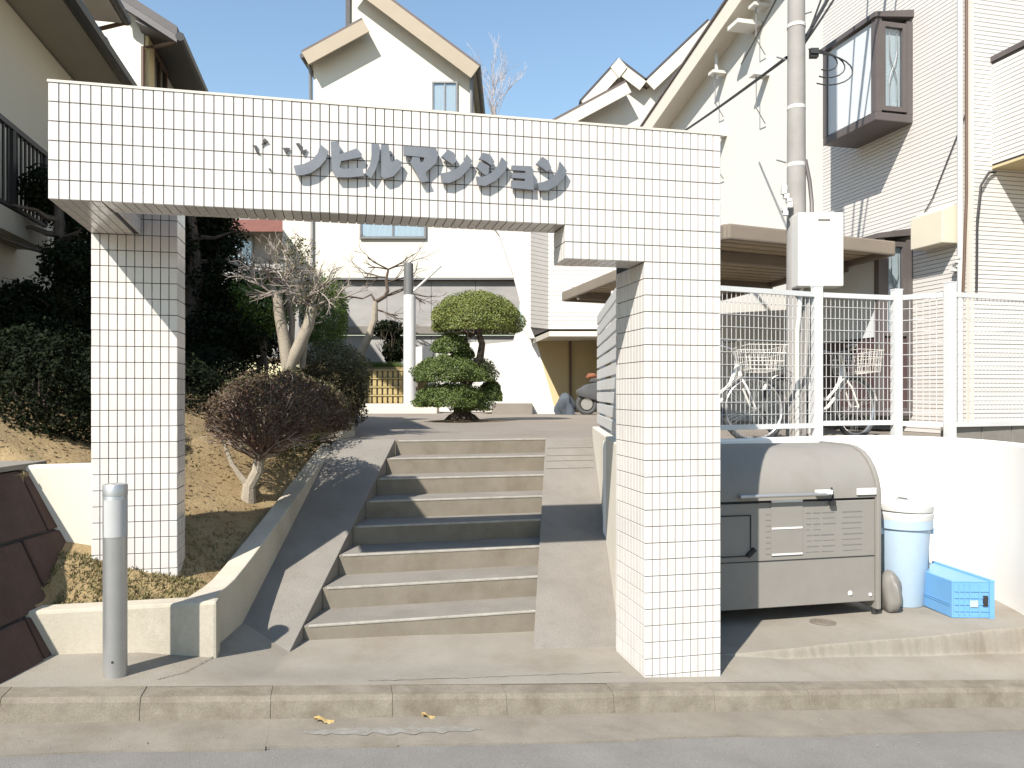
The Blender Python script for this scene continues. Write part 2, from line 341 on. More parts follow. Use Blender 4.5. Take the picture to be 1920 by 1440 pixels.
# ================================================================== GROUND, ROAD, KERB
V_K = -.225
def kz(u): return .2626 - .0752 * u                     # the street falls to the right
def GK(u, v, dz): return G(u, v, kz(u) + dz)
E_TAB = [(-3.2, .30), (-2.1, .25), (-1.75, .2), (-1.4, .085), (.2, .03), (.8, .02), (1.3, .01), (2.5, .02), (4, .03), (6, .03)]
JIT = [random.gauss(0, .0028) + .002 * math.sin(i * .31) for i in range(997)]
def apron_z(p, u, v):
    e = interp(p.x, E_TAB); k = kz(u); d = v - (V_K + .14)
    w = sstep(d / (.55 if p.x < 1.0 else .36))
    d += JIT[int((u + 5) * 47.6) % 997] if p.x > 1.3 and d > .1 else 0
    if p.x > 1.3:                                        # raised pad of the bin bay with its broken edge
        w = .25 * sstep(d / .3) + .75 * sstep((d - .36) / .02) if p.x > 1.8 else w * (1.8 - p.x) / .5 + (.25 * sstep(d / .3) + .75 * sstep((d - .36) / .02)) * (p.x - 1.3) / .5
    return k + (e - k) * w

# wide ground sheet to the horizon, street, gutter
ground = MB(); ground.add([(-400, -400, -3.2), (400, -400, -3.2), (400, 400, -3.2), (-400, 400, -3.2)], [(0, 1, 2, 3)])
tag(ground.build('ground', M['soil']), 'distant ground below the street', None, kind='structure')
road = MB(); US = [-16 + i for i in range(40)]
for a, b in zip(US, US[1:]): road.add([GK(a, -9, -.16), GK(b, -9, -.16), GK(b, -.52, -.135), GK(a, -.52, -.135)], [(0, 1, 2, 3)])
tag(road.build('road', M['asphalt']), 'grey asphalt street sloping down past the gate', None, kind='structure')
gut = thing('gutter', 'pale concrete gutter strip between asphalt and kerb', None, G(0, -.4, 0)); gut['kind'] = 'structure'
kerb = thing('kerb', 'worn concrete kerb stones along the street edge', None, G(0, -.2, 0)); kerb['kind'] = 'structure'
GL = .62
for i in range(-6, 16):
    a, b = i * GL - .13, (i + 1) * GL - .13 - .0015; j = random.uniform(-.004, .004)
    MB().prism([GK(a, -.545 + random.uniform(-.02, .02), -.126), GK(a, V_K + .02, -.112), GK(b + .0025, V_K + .02, -.112), GK(b + .0025, -.545 + random.uniform(-.02, .02), -.126)], (0, 0, -.12)).build('gutter_slab', M['gutter'], gut)
    h0 = .0
    pr = [GK(a, V_K - .022, -.13), GK(a, V_K - .004, -.028 + j), GK(a, V_K + .012, -.004 + j), GK(a, V_K + .14, j), GK(a, V_K + .14, -.25), GK(a, V_K - .022, -.25)]
    mb = MB().prism(pr, g * (b - a) + UP * (kz(b) - kz(a))); mb.build('kerbstone', M['kerb'], kerb, bevel=.003)

# pavement apron (height field in gate coordinates)
vl = sorted([V_K + .135 + 3.4 * (j / 60) ** 1.5 for j in range(61)] + [V_K + .14 + .335 + .004 * j for j in range(22)])
nu, nv = 420, len(vl); u0, u1, v0, v1 = -1.6, 7.2, V_K + .135, 3.4
V = np.zeros((nu * nv, 3)); k = 0
for i in range(nu):
    u = u0 + (u1 - u0) * i / (nu - 1)
    for j in range(nv):
        v = vl[j]; p = G(u, v, 0)
        rough = .004 * math.sin(u * 5.3 + 1) * math.sin(v * 4.1) * sstep((v - v0) * 4)
        V[k] = (p.x, p.y, apron_z(p, u, v) + rough); k += 1
Fq = np.array([(i * nv + j, (i + 1) * nv + j, (i + 1) * nv + j + 1, i * nv + j + 1) for i in range(nu - 1) for j in range(nv - 1)])
o = bulk('pavement', V, Fq, M['apron'], None, (0, 0, 0), smooth=True); tag(o, 'pale concrete pavement apron in front of the steps', None, kind='structure')
def ground_z(x, y):
    q = Vector((x, y, 0)) - G0; return apron_z(Vector((x, y, 0)), q.dot(g), q.dot(n))

# upper courtyard sheet
Z_L = 1.25
L1 = Vector((-1.363, 5.145, .178)); R1 = Vector((.168, 5.50, .178)); RUN = Vector((.0277, .395, 0)); RISE = .153
gs = (R1 - L1).normalized(); ns_ = Vector((-gs.y, gs.x, 0)); SL = RISE / RUN.dot(ns_)
def pitch_z(p): return L1.z + SL * ns_.dot(Vector((p.x - L1.x, p.y - L1.y, 0)))
NOS = [(L1 + RUN * i + UP * RISE * i, R1 + RUN * i + UP * RISE * i) for i in range(8)]
L8, R8 = NOS[7]
def on_line(a, b, x): t = (x - a.x) / (b.x - a.x); return a.lerp(b, t)
WALLP = [(.80, 6.42), (1.3, 6.5), (1.76, 6.6), (2.35, 6.88), (2.9, 7.12), (3.3, 7.24), (3.62, 7.2), (3.84, 7.03), (3.95, 6.75), (3.98, 6.45), (3.96, 6.1), (3.91, 5.8), (3.85, 5.5), (3.77, 5.2), (3.72, 5.02)]
yl = on_line(L8, R8, -1.9); yr = on_line(L8, R8, .9)
poly = [(yl.x, yl.y + .02), (yr.x, yr.y + .02), (.9, 6.52)] + [(x + .06, y + .07) for x, y in WALLP[1:7]] + [(x + .07, y + .02) for x, y in WALLP[7:]] + [(12, 6.95), (12, 30), (-9, 30), (-9, 7.6)]
mb = MB(); mb.add([(x, y, Z_L - .003) for x, y in poly], [tuple(range(len(poly)))])
tag(mb.build('courtyard', M['yard'], tri=True), 'brownish concrete courtyard above the steps', None, kind='structure')

# ================================================================== STEPS AND RAMPS
st = thing('staircase', 'eight concrete steps climbing from the pavement to the courtyard', 'stairs', tuple((L1 + R1) / 2 - UP * .15))
for i, (a, b) in enumerate(NOS):
    zt = a.z; zb = (.0 if i == 0 else NOS[i - 1][0].z - .02) - (.12 if i == 0 else 0)
    a = a - gs * .03; b = b + gs * .012
    d = RUN * (1.08 if i < 7 else .6)
    pr = [a, b, b + d, a + d]; low = [Vector((p.x, p.y, zb)) for p in pr]
    nose = .0
    mb = MB(); k = 4
    mb.prism([Vector((p.x, p.y, zb)) for p in pr], (0, 0, zt - zb - (.003 if i == 7 else 0)))
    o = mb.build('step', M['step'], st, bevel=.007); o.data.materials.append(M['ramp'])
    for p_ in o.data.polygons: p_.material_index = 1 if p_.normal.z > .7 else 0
    o2 = MB().span(NOS[i][0] + RUN.normalized() * .006 + UP * (-.005 if i < 7 else -.008), NOS[i][1] + RUN.normalized() * .006 + UP * (-.005 if i < 7 else -.008), .022, .016).build('nosing', M['nosing'], o, bevel=.004)
def pitched(name, plan, m, parent, zoff=.0, zlow=-.15):
    vs = [Vector((x, y, pitch_z(Vector((x, y, 0))) + zoff)) for x, y in plan]; k = len(vs)
    mb = MB(); mb.add(vs + [Vector((p.x, p.y, zlow)) for p in vs], [tuple(range(k)), tuple(range(2 * k - 1, k - 1, -1))] + [(i, (i + 1) % k, k + (i + 1) % k, k + i) for i in range(k)])
    return mb.build(name, m, parent, bevel=.005)
def ext(p, t): return p + RUN * t
lo = ext(L1, -.95); pitched('side_ramp', [(lo.x - .03, lo.y), (L8.x - .03, L8.y), (-1.80, on_line(L8, R8, -1.80).y), (-1.80, lo.y - .13)], M['ramp'], st, .012)
lo2 = ext(R1, -1.1); w0 = (.76, 5.0); pitched('side_ramp', [(lo2.x, lo2.y), (w0[0] + .02, lo2.y + .11), (.9, on_line(L8, R8, .9).y), (R8.x, R8.y)], M['ramp'], st, .004)
for t in (.35, .62, .8, 1.05):                       # scored lines across the right ramp near the top
    a = ext(R1, 6.95 - t * 1.6) + gs * .02; b = a + gs * .50; 
    MB().span(Vector((a.x, a.y, pitch_z(a) + .004)), Vector((b.x, b.y, pitch_z(b) + .004)), .012, .006).build('score_line', M['groove'], st)

# ================================================================== TILED GATE
gate = thing('tiled_gate', 'white tiled archway with stepped right corner carrying grey katakana letters', 'gate', tuple(G(1.85, .2, .02)))
TW, TH = .05, .10; ZT = 3.325
core = MB(); e = .0078
def gbox(mb, ua, ub, va, vb, za, zb): mb.box(G((ua + ub) / 2, (va + vb) / 2, (za + zb) / 2), ub - ua, vb - va, zb - za, g, n, UP)
gbox(core, 0 + e, 3.75 - e, e, .25 - e, 2.725 + e, ZT - .002)
core.build('beam', M['grout'], gate)
core = MB(); gbox(core, 2.75 + e, 3.25 + .05, e + .0015, .25 - e - .0015, 2.525 + e, 2.74); core.build('stepped_corner', M['grout'], gate)
core = MB(); gbox(core, 3.25 + e, 3.75 - e - .0015, e + .001, .5 - e, -.15, ZT - .003); core.build('right_pillar', M['grout'], gate)
PLU, PLV = -.05, .87
core = MB(); gbox(core, PLU + e, PLU + .5 - e, PLV + e, PLV + .25 - e, .42, ZT - .004); core.build('left_pillar', M['grout'], gate)
core = MB(); q = [G(0 + e, .2, 2.725 + e), G(.27 - e, .2, 2.725 + e), G(.24 - e, PLV + .03, 2.725 + e), G(PLU + e, PLV + .03, 2.725 + e)]
core.prism(q, (0, 0, .592)); core.build('return_beam', M['grout'], gate)
mb = MB(); gbox(mb, -.004, 3.754, -.004, .254, ZT - .001, ZT + .012); gbox(mb, 3.255, 3.755, .254, .505, ZT - .001, ZT + .0115); mb.build('coping', M['whitefascia'], gate)

def tile_mesh(w, h, name='tile'):
    b = .0016; t = .0085; a = w / 2; c = h / 2
    vs = [(-a, -c, 0), (a, -c, 0), (a, c, 0), (-a, c, 0), (-a, -c, t - b), (a, -c, t - b), (a, c, t - b), (-a, c, t - b), (-a + b, -c + b, t), (a - b, -c + b, t), (a - b, c - b, t), (-a + b, c - b, t)]
    fs = [(0, 1, 5, 4), (1, 2, 6, 5), (2, 3, 7, 6), (3, 0, 4, 7), (4, 5, 9, 8), (5, 6, 10, 9), (6, 7, 11, 10), (7, 4, 8, 11), (8, 9, 10, 11)]
    me = bpy.data.meshes.new(name); me.from_pydata(vs, [], fs); me.materials.append(M['tile']); return me, np.array(vs), np.array(fs)
JT = .0044
TILE, TV, TF = tile_mesh(TW - JT, TH - JT)
singles, rest = [], []
def tile_face(o, ru, rv, nu_, nv_, tw=TW, th=TH, skip=None, inset=.0055, store=None):
    nrm = ru.cross(rv).normalized()
    for i in range(nu_):
        for j in range(nv_):
            if skip and skip(i, j): continue
            c = o + ru * ((i + .5) * tw) + rv * ((j + .5) * th) - nrm * .0085 + nrm * random.uniform(-.0006, .0006)
            (store if store is not None else rest).append((c, ru, rv, nrm, tw - JT, th - JT, i, j))
# front: beam 6 rows, stepped corner 2 rows, right pillar 33 rows
fr = []
tile_face(G(0, 0, 2.725), g, UP, 75, 6, store=fr)
singles = [t for t in fr if t[6] < 50]; rest += [t for t in fr if t[6] >= 50]
tile_face(G(2.75, 0, 2.525), g, UP, 10, 2)
tile_face(G(3.25, 0, 2.525 - 2.6), g, UP, 10, 28)
# sides, soffits, backs
tile_face(G(3.25, .5, 2.525 - 2.6), -n, UP, 10, 26)               # right pillar, side towards the steps
tile_face(G(3.75, 0, 2.525 - 2.6), n, UP, 10, 34)                 # right pillar, outer side
tile_face(G(2.75, .25, 2.525), -n, UP, 5, 2)
tile_face(G(3.75, .5, 2.525 - 2.6), -g, UP, 10, 34)
tile_face(G(3.75, .25, 2.725), -g, UP, 75, 6, skip=lambda i, j: i < 10)
tile_face(G(.25, .25, 2.725), g, -n, 50, 5, TW, TW)               # beam soffit
tile_face(G(2.75, .25, 2.525), g, -n, 10, 5, TW, TW)
tile_face(G(PLU, PLV, .325), g, UP, 10, 30)                       # left pillar
tile_face(G(PLU + .5, PLV, .325), n, UP, 5, 30)
tile_face(G(PLU, PLV + .25, .325), -n, UP, 5, 30)
tile_face(G(PLU + .5, PLV + .25, .325), -g, UP, 10, 30)
dirn = (G(PLU, PLV, 0) - G(0, 0, 0)).normalized(); perp = Vector((dirn.y, -dirn.x, 0))
tile_face(G(0, 0, 2.725) + dirn * .9 , -dirn, UP, 18, 6)          # return beam, outer side
tile_face(G(0, 0, 2.725) + dirn * .86, perp, -dirn, 5, 8, TW, TH * 1.075)
tile_face(G(.27, .25, 2.725), (G(.24, PLV, 0) - G(.27, .25, 0)).normalized(), UP, 12, 6)
for (c, ru, rv, nrm, w, h, i, j) in singles:
    o = bpy.data.objects.new('tile', TILE); col.objects.link(o); o.parent = gate
    m3 = Matrix((ru, rv, nrm)).transposed() @ Euler((random.gauss(0, .0035), random.gauss(0, .0035), 0)).to_matrix()
    o.matrix_local = Matrix.Translation(c - ORG[gate]) @ m3.to_4x4()
Vs = np.empty((len(rest), 12, 3)); 
for q_, (c, ru, rv, nrm, w, h, i, j) in enumerate(rest):
    s_ = TV.copy(); s_[:, 0] *= w / (TW - JT); s_[:, 1] *= h / (TH - JT)
    t1, t2 = random.gauss(0, .0035), random.gauss(0, .0035)
    r1 = ru + nrm * t1; r2 = rv + nrm * t2
    Vs[q_] = np.array(c) + s_[:, :1] * np.array(r1) + s_[:, 1:2] * np.array(r2) + s_[:, 2:] * np.array(nrm)
Fs = (TF[None] + (np.arange(len(rest)) * 12)[:, None, None]).reshape(-1, 4)
o = bulk('remaining_tiles', Vs.reshape(-1, 3), Fs, M['tile'], gate); tag(o, kind='stuff')

# lettering: outlines read from the photograph, on the beam's face, 3 cm thick, on stand-offs
sign = thing('gate_lettering', 'raised grey metal katakana letters fixed across the tiled beam', 'sign', tuple(G(1.9, -.02, 2.98)))
def LP(pts): return [(x / 3 + 480, y / 3) for x, y in pts]
LET = [
 [LP([(212, 932), (226, 984), (262, 985), (310, 972), (356, 940), (392, 898), (408, 850), (362, 812), (347, 862), (314, 900), (268, 922)])],
 [LP([(420, 795), (460, 795), (476, 835), (470, 868), (568, 833), (596, 868), (588, 884), (478, 906), (470, 940), (492, 950), (600, 943), (606, 990), (520, 998), (452, 996), (426, 952)])],
 [LP([(650, 808), (690, 808), (698, 835), (690, 902), (670, 962), (646, 1004), (614, 976), (640, 930), (651, 870)]),
  LP([(704, 812), (746, 815), (756, 905), (766, 912), (790, 893), (822, 912), (810, 952), (772, 992), (722, 1006), (704, 992)])],
 [LP([(830, 820), (1012, 832), (1026, 870), (1010, 920), (958, 966), (956, 985), (972, 1018), (930, 1026), (900, 966), (868, 914), (880, 882), (920, 886), (926, 912), (940, 910), (948, 886), (832, 872)])],
 [LP([(1044, 880), (1080, 840), (1115, 860), (1130, 905), (1106, 926)]), LP([(1040, 975), (1047, 1026), (1088, 1030), (1150, 1000), (1200, 946), (1217, 905), (1185, 866), (1170, 906), (1130, 948), (1080, 968)])],
 [LP([(1255, 892), (1275, 858), (1316, 868), (1342, 910), (1326, 932), (1290, 906)]), LP([(1240, 942), (1258, 906), (1312, 934), (1306, 980), (1288, 984)]),
  LP([(1240, 992), (1250, 1040), (1292, 1046), (1352, 1014), (1402, 960), (1417, 918), (1382, 883), (1368, 922), (1320, 974), (1275, 995)])],
 [LP([(1440, 930), (1546, 934), (1560, 955), (1563, 1068), (1438, 1056), (1438, 1014), (1512, 1018), (1512, 1006), (1438, 1000), (1438, 972), (1515, 974), (1515, 962), (1440, 956)])],
 [LP([(1577, 920), (1610, 881), (1646, 905), (1662, 946), (1640, 966)]), LP([(1584, 1030), (1592, 1070), (1642, 1071), (1692, 1044), (1736, 994), (1749, 960), (1710, 908), (1703, 950), (1668, 1000), (1620, 1022)])],
]
def CP(pts): return [(x / 3, y / 3) for x, y in pts]
SHADOW_TRACES = [CP([(1425, 815), (1447, 820), (1445, 838), (1461, 860), (1440, 855)]), CP([(1470, 815), (1488, 776), (1510, 796), (1490, 800)]),
        CP([(1590, 831), (1632, 832), (1608, 865)]), CP([(1664, 806), (1684, 804), (1705, 845), (1727, 838), (1708, 874), (1688, 846)]), CP([(1510, 946), (1524, 952), (1524, 962)])]  # dark pieces standing for shadow traces of letters lost in glare
def letter(strokes, th, gap, m, name):
    root = None
    for s_ in strokes:
        pts = [pixel_on_gate(x, y, -gap - th) for x, y in s_]
        mb = MB().prism(pts, n * th)
        for p in (pts[0].lerp(pts[len(pts) // 2], .5),): mb.span(p + n * th * .9, p + n * (th + gap + .004), .008, .008)
        o = mb.build(name, m, root or sign)
        if root is None: root = o
for s_ in LET: letter(s_, .022, .016, M['letter'], 'letter')
for s_ in SHADOW_TRACES: letter([s_], .008, .004, M['letter_shade'], 'letter_shadow_trace')

# ================================================================== LEFT SIDE: bollard, planter, retaining wall
bz = ground_z(-2.1, 4.07)
bl = thing('bollard_light', 'slim grey cylindrical bollard lamp standing before the low planter wall', 'bollard', (-2.1, 4.07, bz))
MB().lathe((-2.1, 4.07, bz - .03), [(.059, 0), (.059, .79), (.0595, .80), (.0595, 1.005), (.057, 1.01)], 40).build('post', M['alu'], bl, smooth=True)
mb = MB(); pr = []
for a in np.linspace(-2.15, .25, 16): pr.append(Vector((-2.1 + .0612 * math.cos(a), 4.07 + .0612 * math.sin(a), bz + .735)))
for a, b in zip(pr, pr[1:]): mb.add([a, b, b + UP * .195, a + UP * .195], [(0, 1, 2, 3)])
mb.build('lens', M['lampglass'], bl, smooth=True)
MB().lathe((-2.1, 4.07, bz + 1.0), [(.0605, -.05), (.0605, .004), (.056, .010)], 40).build('cap', M['alu'], bl, smooth=True)
MB().lathe(Vector((-2.1, 4.07, bz + .085)) + Vector((.25, -.97, 0)) * .0585, [(.006, 0), (.006, .003)], 12, Vector((.25, -.97, 0)).normalized()).build('screw', M['black'], bl)

pw = thing('planter_wall', 'low cream rendered planter wall curving up beside the steps', 'wall', tuple(G(.4, .45, .2)))
a = G(-.36, .394, 0); b = G(.755, .394, 0)
mb = MB(); mb.prism([a + UP * -.05, b + UP * -.05, b + UP * .52, a + UP * .52], n * .15); mb.build('front_wall', M['planter'], pw, bevel=.018)
# side wall along the steps: flat then climbing
prof = [(4.49, .522), (4.80, .522), (4.95, .535), (5.15, .575), (5.67, .695), (6.5, .90), (7.6, 1.18), (8.76, 1.47)]
mb = MB(); vs = []; k = len(prof)
for x in (-1.785, -1.93):
    for y, z in prof: vs.append((x + (-.03 if False else 0), y, z))
    for y, z in reversed(prof): vs.append((x, y, -.05))
kk = 2 * k; fs = [tuple(range(kk)), tuple(range(2 * kk - 1, kk - 1, -1))] + [(i, (i + 1) % kk, kk + (i + 1) % kk, kk + i) for i in range(kk)]
mb.add(vs, fs); mb.build('side_wall', M['planter'], pw, bevel=.012)

# cream wing wall left of the pillar
mb = MB(); a = G(-1.25, 1.0, .3); b = G(PLU + .02, 1.0, .3); ha, hb = .97, .985
mb.prism([a, b, b + UP * hb, a + UP * ha], n * .1)
tag(mb.build('wing_wall', M['cream'], bevel=.02), 'cream rendered wall joining the left gate pillar to dark stone wall', 'wall')

# battered retaining wall of big dark blocks
def batter(y, z): return Vector((-2.56 - .48 * (z - .27), y, z))
rw = thing('retaining_wall', 'dark brown battered block retaining wall left of the planter', 'wall', (-2.6, 4.2, .27))
rows = [(.1, .50), (.50, .88), (.88, 1.26)]
for r_, (za, zb) in enumerate(rows):
    y = 3.70 - (.0, .3, .12)[r_] * .0
    edges = [3.70] + [3.70 + .52 * i + (.26 if r_ % 2 else 0) for i in range(1, 5)]
    for ya, yb in zip(edges, edges[1:]):
        if yb > 5.3: break
        j = .008; d = random.uniform(-.006, .006)
        q = [batter(ya + j, za + j), batter(yb - j, za + j), batter(yb - j, zb - j), batter(ya + j, zb - j)]
        nn = Vector((.9, 0, .43)); q = [p + nn * d for p in q]
        MB().prism(q, (-.22, 0, 0)).build('block', M['retain'], rw, bevel=.012)
mb = MB(); q = [batter(3.74, .1), batter(5.2, .1), batter(5.2, 1.25), batter(3.74, 1.25)]; mb.prism([p + Vector((-.03, 0, 0)) for p in q], (-.5, 0, 0)); mb.build('joint_mortar', M['grout'], rw)
mb = MB(); mb.prism([Vector((-3.02, 3.68, .05)), Vector((-3.02, 3.68, 1.255)), Vector((-9, 2.35, 1.255)), Vector((-9, 2.35, .05))], (.0, .3, 0)); mb.build('street_face', M['retain'], rw)
mb = MB(); mb.prism([batter(3.69, 1.262), batter(5.02, 1.262), Vector((-3.5, 5.0, 1.262)), Vector((-3.5, 3.58, 1.262))], (0, 0, .03)); mb.build('coping', M['block'], rw)

# garden slope
def wall_top(y): return interp(y, prof)
def bed_z(x, y):
    xb = -1.93 if y < 8.8 else -1.93 - (y - 8.8) * .2
    base = wall_top(y) - .05 if y < 8.8 else 1.40
    if y < 4.9: base = .50
    rise = max(0, xb - x); k = interp(y, [(4.5, .12), (5.2, .55), (6.4, .5), (9, .36), (14, .3), (24, .3)])
    z = base + min(rise * k, 2.4)
    if x < -2.7 and y > 5.05: z = max(z, 1.25 - max(0, (x + 3.05) * 1.5))
    if x < -3.0 and y < 5.2: z = 1.24
    v_ = (Vector((x, y, 0)) - G0).dot(n)
    if x > -2.72: z = .49 + (z - .49) * sstep((v_ - .56) / .3)
    return z + .018 * sstep((v_ - .5) / .3) * math.sin(x * 7 + y * 3) * math.sin(y * 6 - x * 2)
nx, ny = 110, 170; V = np.zeros((nx * ny, 3)); k = 0
for i in range(nx):
    t = (i / (nx - 1)) ** 1.6; 
    for j in range(ny):
        y_s = 3.93 + (.47 + .218 * (-1.88 - t * 9.5 + 2.371)) / .976; y = y_s + 20 * (j / (ny - 1)) ** 1.4; xb = -1.88 if y < 8.8 else -1.88 - (y - 8.8) * .2
        x = xb - t * 9.5
        zz = bed_z(x, y)
        if t == 0 and y > 8.7: zz = 1.2
        q = Vector((x, y, 0)) - G0
        V[k] = (x, y, zz); k += 1
Fq = np.array([(i * ny + j, i * ny + j + 1, (i + 1) * ny + j + 1, (i + 1) * ny + j) for i in range(nx - 1) for j in range(ny - 1)])
o = bulk('garden_slope', V, Fq, M['soil'], None, (0, 0, 0), smooth=True); tag(o, 'dry brown soil slope rising left of the steps', None, kind='structure')
def grass_patch(name, pts, h, m, label, per=1):
    k = len(pts); pts = np.array(pts); a = rng.uniform(0, 6.28, k); w = .004 + .004 * rng.random(k); hh = h * rng.uniform(.4, 1.3, k)
    lean = rng.normal(0, .45, (k, 2)) * hh[:, None]
    V = np.zeros((k, 4, 3)); dx = np.cos(a) * w; dy = np.sin(a) * w
    V[:, 0] = pts; V[:, 1] = pts; V[:, 2] = pts; V[:, 3] = pts
    V[:, 0, 0] -= dx; V[:, 0, 1] -= dy; V[:, 1, 0] += dx; V[:, 1, 1] += dy
    V[:, 2, 0] += dx * .3 + lean[:, 0]; V[:, 2, 1] += dy * .3 + lean[:, 1]; V[:, 2, 2] += hh
    V[:, 3, 0] -= dx * .3 - lean[:, 0]; V[:, 3, 1] -= dy * .3 - lean[:, 1]; V[:, 3, 2] += hh
    o = bulk(name, V.reshape(-1, 3), np.arange(k * 4).reshape(-1, 4), m); tag(o, label, None, kind='stuff'); return o
pts = []
while len(pts) < 2600:
    u, v = random.uniform(-.3, .75), random.uniform(.55, .9); p = G(u, v, 0)
    if p.x > -1.95 or random.random() > .75 * (.3 + .7 * abs(math.sin(p.x * 5 + p.y * 9))): continue
    pts.append((p.x, p.y, bed_z(p.x, p.y) - .004))
while len(pts) < 5200:
    x, y = random.uniform(-3.4, -1.95), random.uniform(4.6, 9)
    if math.sin(x * 4.1 + 1) * math.sin(y * 3.3) < random.uniform(-.1, .9): continue
    pts.append((x, y, bed_z(x, y) - .004))
grass_patch('dry_weeds', pts, .026, M['drygrass'], 'dry yellowish weeds scattered over the planter soil')
# fallen twigs and leaves on the slope
def litter(name, spots, size, m, label):
    p = np.array(spots); nrm = np.tile(np.array([[0, 0, 1.]]), (len(p), 1)); V, Fq = leaf_quads(p, nrm, size, .35, .6)
    o = bulk(name, V, Fq, m); tag(o, label, None, kind='stuff')
litter('leaf_litter', [(x, y, bed_z(x, y) + .008) for x, y in ((random.uniform(-3.6, -1.98), random.uniform(5.1, 9.5)) for _ in range(1500))], .028, M['deadlitter'], 'dead leaves littering the soil under the shrubs')

# ================================================================== TREES AND SHRUBS OF THE GARDEN
# russet clipped shrub on a crooked trunk
sx, sy = -2.13, 6.2; sz = bed_z(sx, sy)
sh = thing('clipped_shrub', 'round clipped shrub of bare russet twigs on a crooked grey trunk', 'shrub', (sx, sy, sz))
mb = MB(); top = Vector((sx + .10, sy, sz + .38))
mb.tube([(sx, sy, sz - .08), (sx + .01, sy, sz + .1), (sx + .07, sy + .02, sz + .22), top], [.07, .05, .045, .04], 9)
mb.tube([(sx + .02, sy, sz + .08), (sx - .12, sy - .02, sz + .28), (sx - .22, sy, sz + .52)], [.03, .018, .008], 6)
mb.build('trunk', M['bark'], sh, smooth=True)
C = Vector((sx + .20, sy + .15, sz + .62)); RR = Vector((.60, .6, .40)); mb = MB(); mb2 = MB()
for i in range(190):
    q = Vector((random.gauss(0, 1), random.gauss(0, 1), random.gauss(.35, .8))).normalized()
    if q.z < -.35: continue
    e = C + Vector((q.x * RR.x, q.y * RR.y, q.z * RR.z)) * random.uniform(.8, 1.03)
    path = wiggle(top + Vector((random.uniform(-.03, .03), random.uniform(-.03, .03), random.uniform(-.08, .03))), e, 4, .05)
    (mb if i % 3 else mb2).tube(path, [.008, .006, .005, .004, .0025], 4, False)
    for _ in range(5):
        s0 = path[random.choice((2, 3, 3))]; d = (e - top).normalized() + Vector((random.gauss(0, .7), random.gauss(0, .7), random.gauss(0, .5)))
        (mb if i % 3 else mb2).tube(wiggle(s0, s0 + d.normalized() * random.uniform(.08, .22), 2, .06), [.0035, .0028, .0018], 3, False)
mb.build('twigs', M['twigred'], sh); mb2.build('pale_twigs', M['twiggrey'], sh)
crown('crown', [dict(c=tuple(C), r=(.60, .58, .41), n=9500, shell=.7, flat=-.2, gaps=.4)], .028, M['leafred'], sh)

def bush(name, label, c, r, k, size, m, shell=.7, stem=True, extra=(), flat=None, gaps=0.0, lump=.14, group=None):
    z0 = min(bed_z(c[0], c[1]), c[2] - r[2] * .5)
    t = thing(name, label, 'bush', (c[0], c[1], z0), group)
    mb = MB()
    for _ in range(5): mb.tube(wiggle((c[0] + random.uniform(-.05, .05), c[1] + random.uniform(-.05, .05), z0 - .05), (c[0] + random.uniform(-.4, .4) * r[0], c[1] + random.uniform(-.4, .4) * r[1], c[2] + r[2] * .3), 4, .06), [.03, .025, .018, .012, .006], 5, False)
    mb.build('stem', M['barkdark'], t, smooth=True)
    crown('crown', [dict(c=c, r=r, n=k, shell=shell, flat=flat, gaps=gaps)] + list(extra), size, m, t, lump=lump)
    return t
# hedge-like bushes by the top of the steps
bush('azalea_bush', 'low brownish green bush spilling over the top of side wall', (-2.32, 7.8, 1.5), (.62, .95, .46), 22000, .03, M['leafbush'], gaps=.2)
bush('azalea_bush', 'dense dark bush over the top end of side wall', (-2.12, 8.75, 1.66), (.45, .7, .44), 15000, .03, M['leafdull'], gaps=.2)
bush('azalea_bush', 'rounded olive bush behind the one spilling over side wall', (-2.42, 10.4, 1.9), (.5, .7, .55), 14000, .035, M['leafbush'], gaps=.2)
bush('clipped_bush', 'dark green egg shaped clipped bush beside the pale forked tree', (-3.05, 12.6, 3.0), (.38, .4, .66), 12000, .035, M['leafgreen'])
bush('clipped_bush', 'bright green mounded bush in sun behind the tree fork', (-3.12, 9.6, 2.85), (.42, .4, .42), 12000, .035, M['leafgreen'])
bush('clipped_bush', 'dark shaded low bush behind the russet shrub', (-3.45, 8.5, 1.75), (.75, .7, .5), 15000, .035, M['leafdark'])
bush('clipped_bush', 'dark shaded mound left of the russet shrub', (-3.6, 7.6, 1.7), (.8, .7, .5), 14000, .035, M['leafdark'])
# forked pale tree, pruned
tx, ty = -2.33, 8.0; tz = bed_z(tx, ty)
tr = thing('pruned_tree', 'pruned tree forking into thick pale stems above the bushes', 'tree', (tx, ty, tz)); mb = MB(); s = ty / F
mb.tube([(tx + .02, ty, tz - .1), P(541, 700, ty), P(533, 640, ty), P(524, 590, ty), P(520, 560, ty), P(508, 535, ty)], [.075, .065, .06, .055, .05, .04], 10)
mb.tube([P(541, 690, ty), P(560, 650, ty), P(578, 610, ty), P(586, 575, ty)], [.065, .062, .058, .054], 10)
mb.tube([P(545, 660, ty + .1), P(548, 600, ty + .15), P(540, 560, ty + .2), P(534, 530, ty + .2)], [.036, .033, .03, .022], 8)
mb.tube([P(566, 690, ty + .3), P(572, 640, ty + .3), P(585, 600, ty + .3)], [.036, .03, .022], 8)
mb.build('trunk', M['bark'], tr, smooth=True); mb = MB()
for a in (P(508, 535, ty), P(534, 530, ty + .2), P(586, 575, ty), P(520, 560, ty), P(585, 600, ty + .3), P(575, 560, ty)):
    for _ in range(5): twigs(mb, a, (random.gauss(.1, .7), random.gauss(0, .7), random.uniform(.2, 1)), .27, .013, 3, .75, 5, 3, .05)
mb.build('twigs', M['twiggrey'], tr)
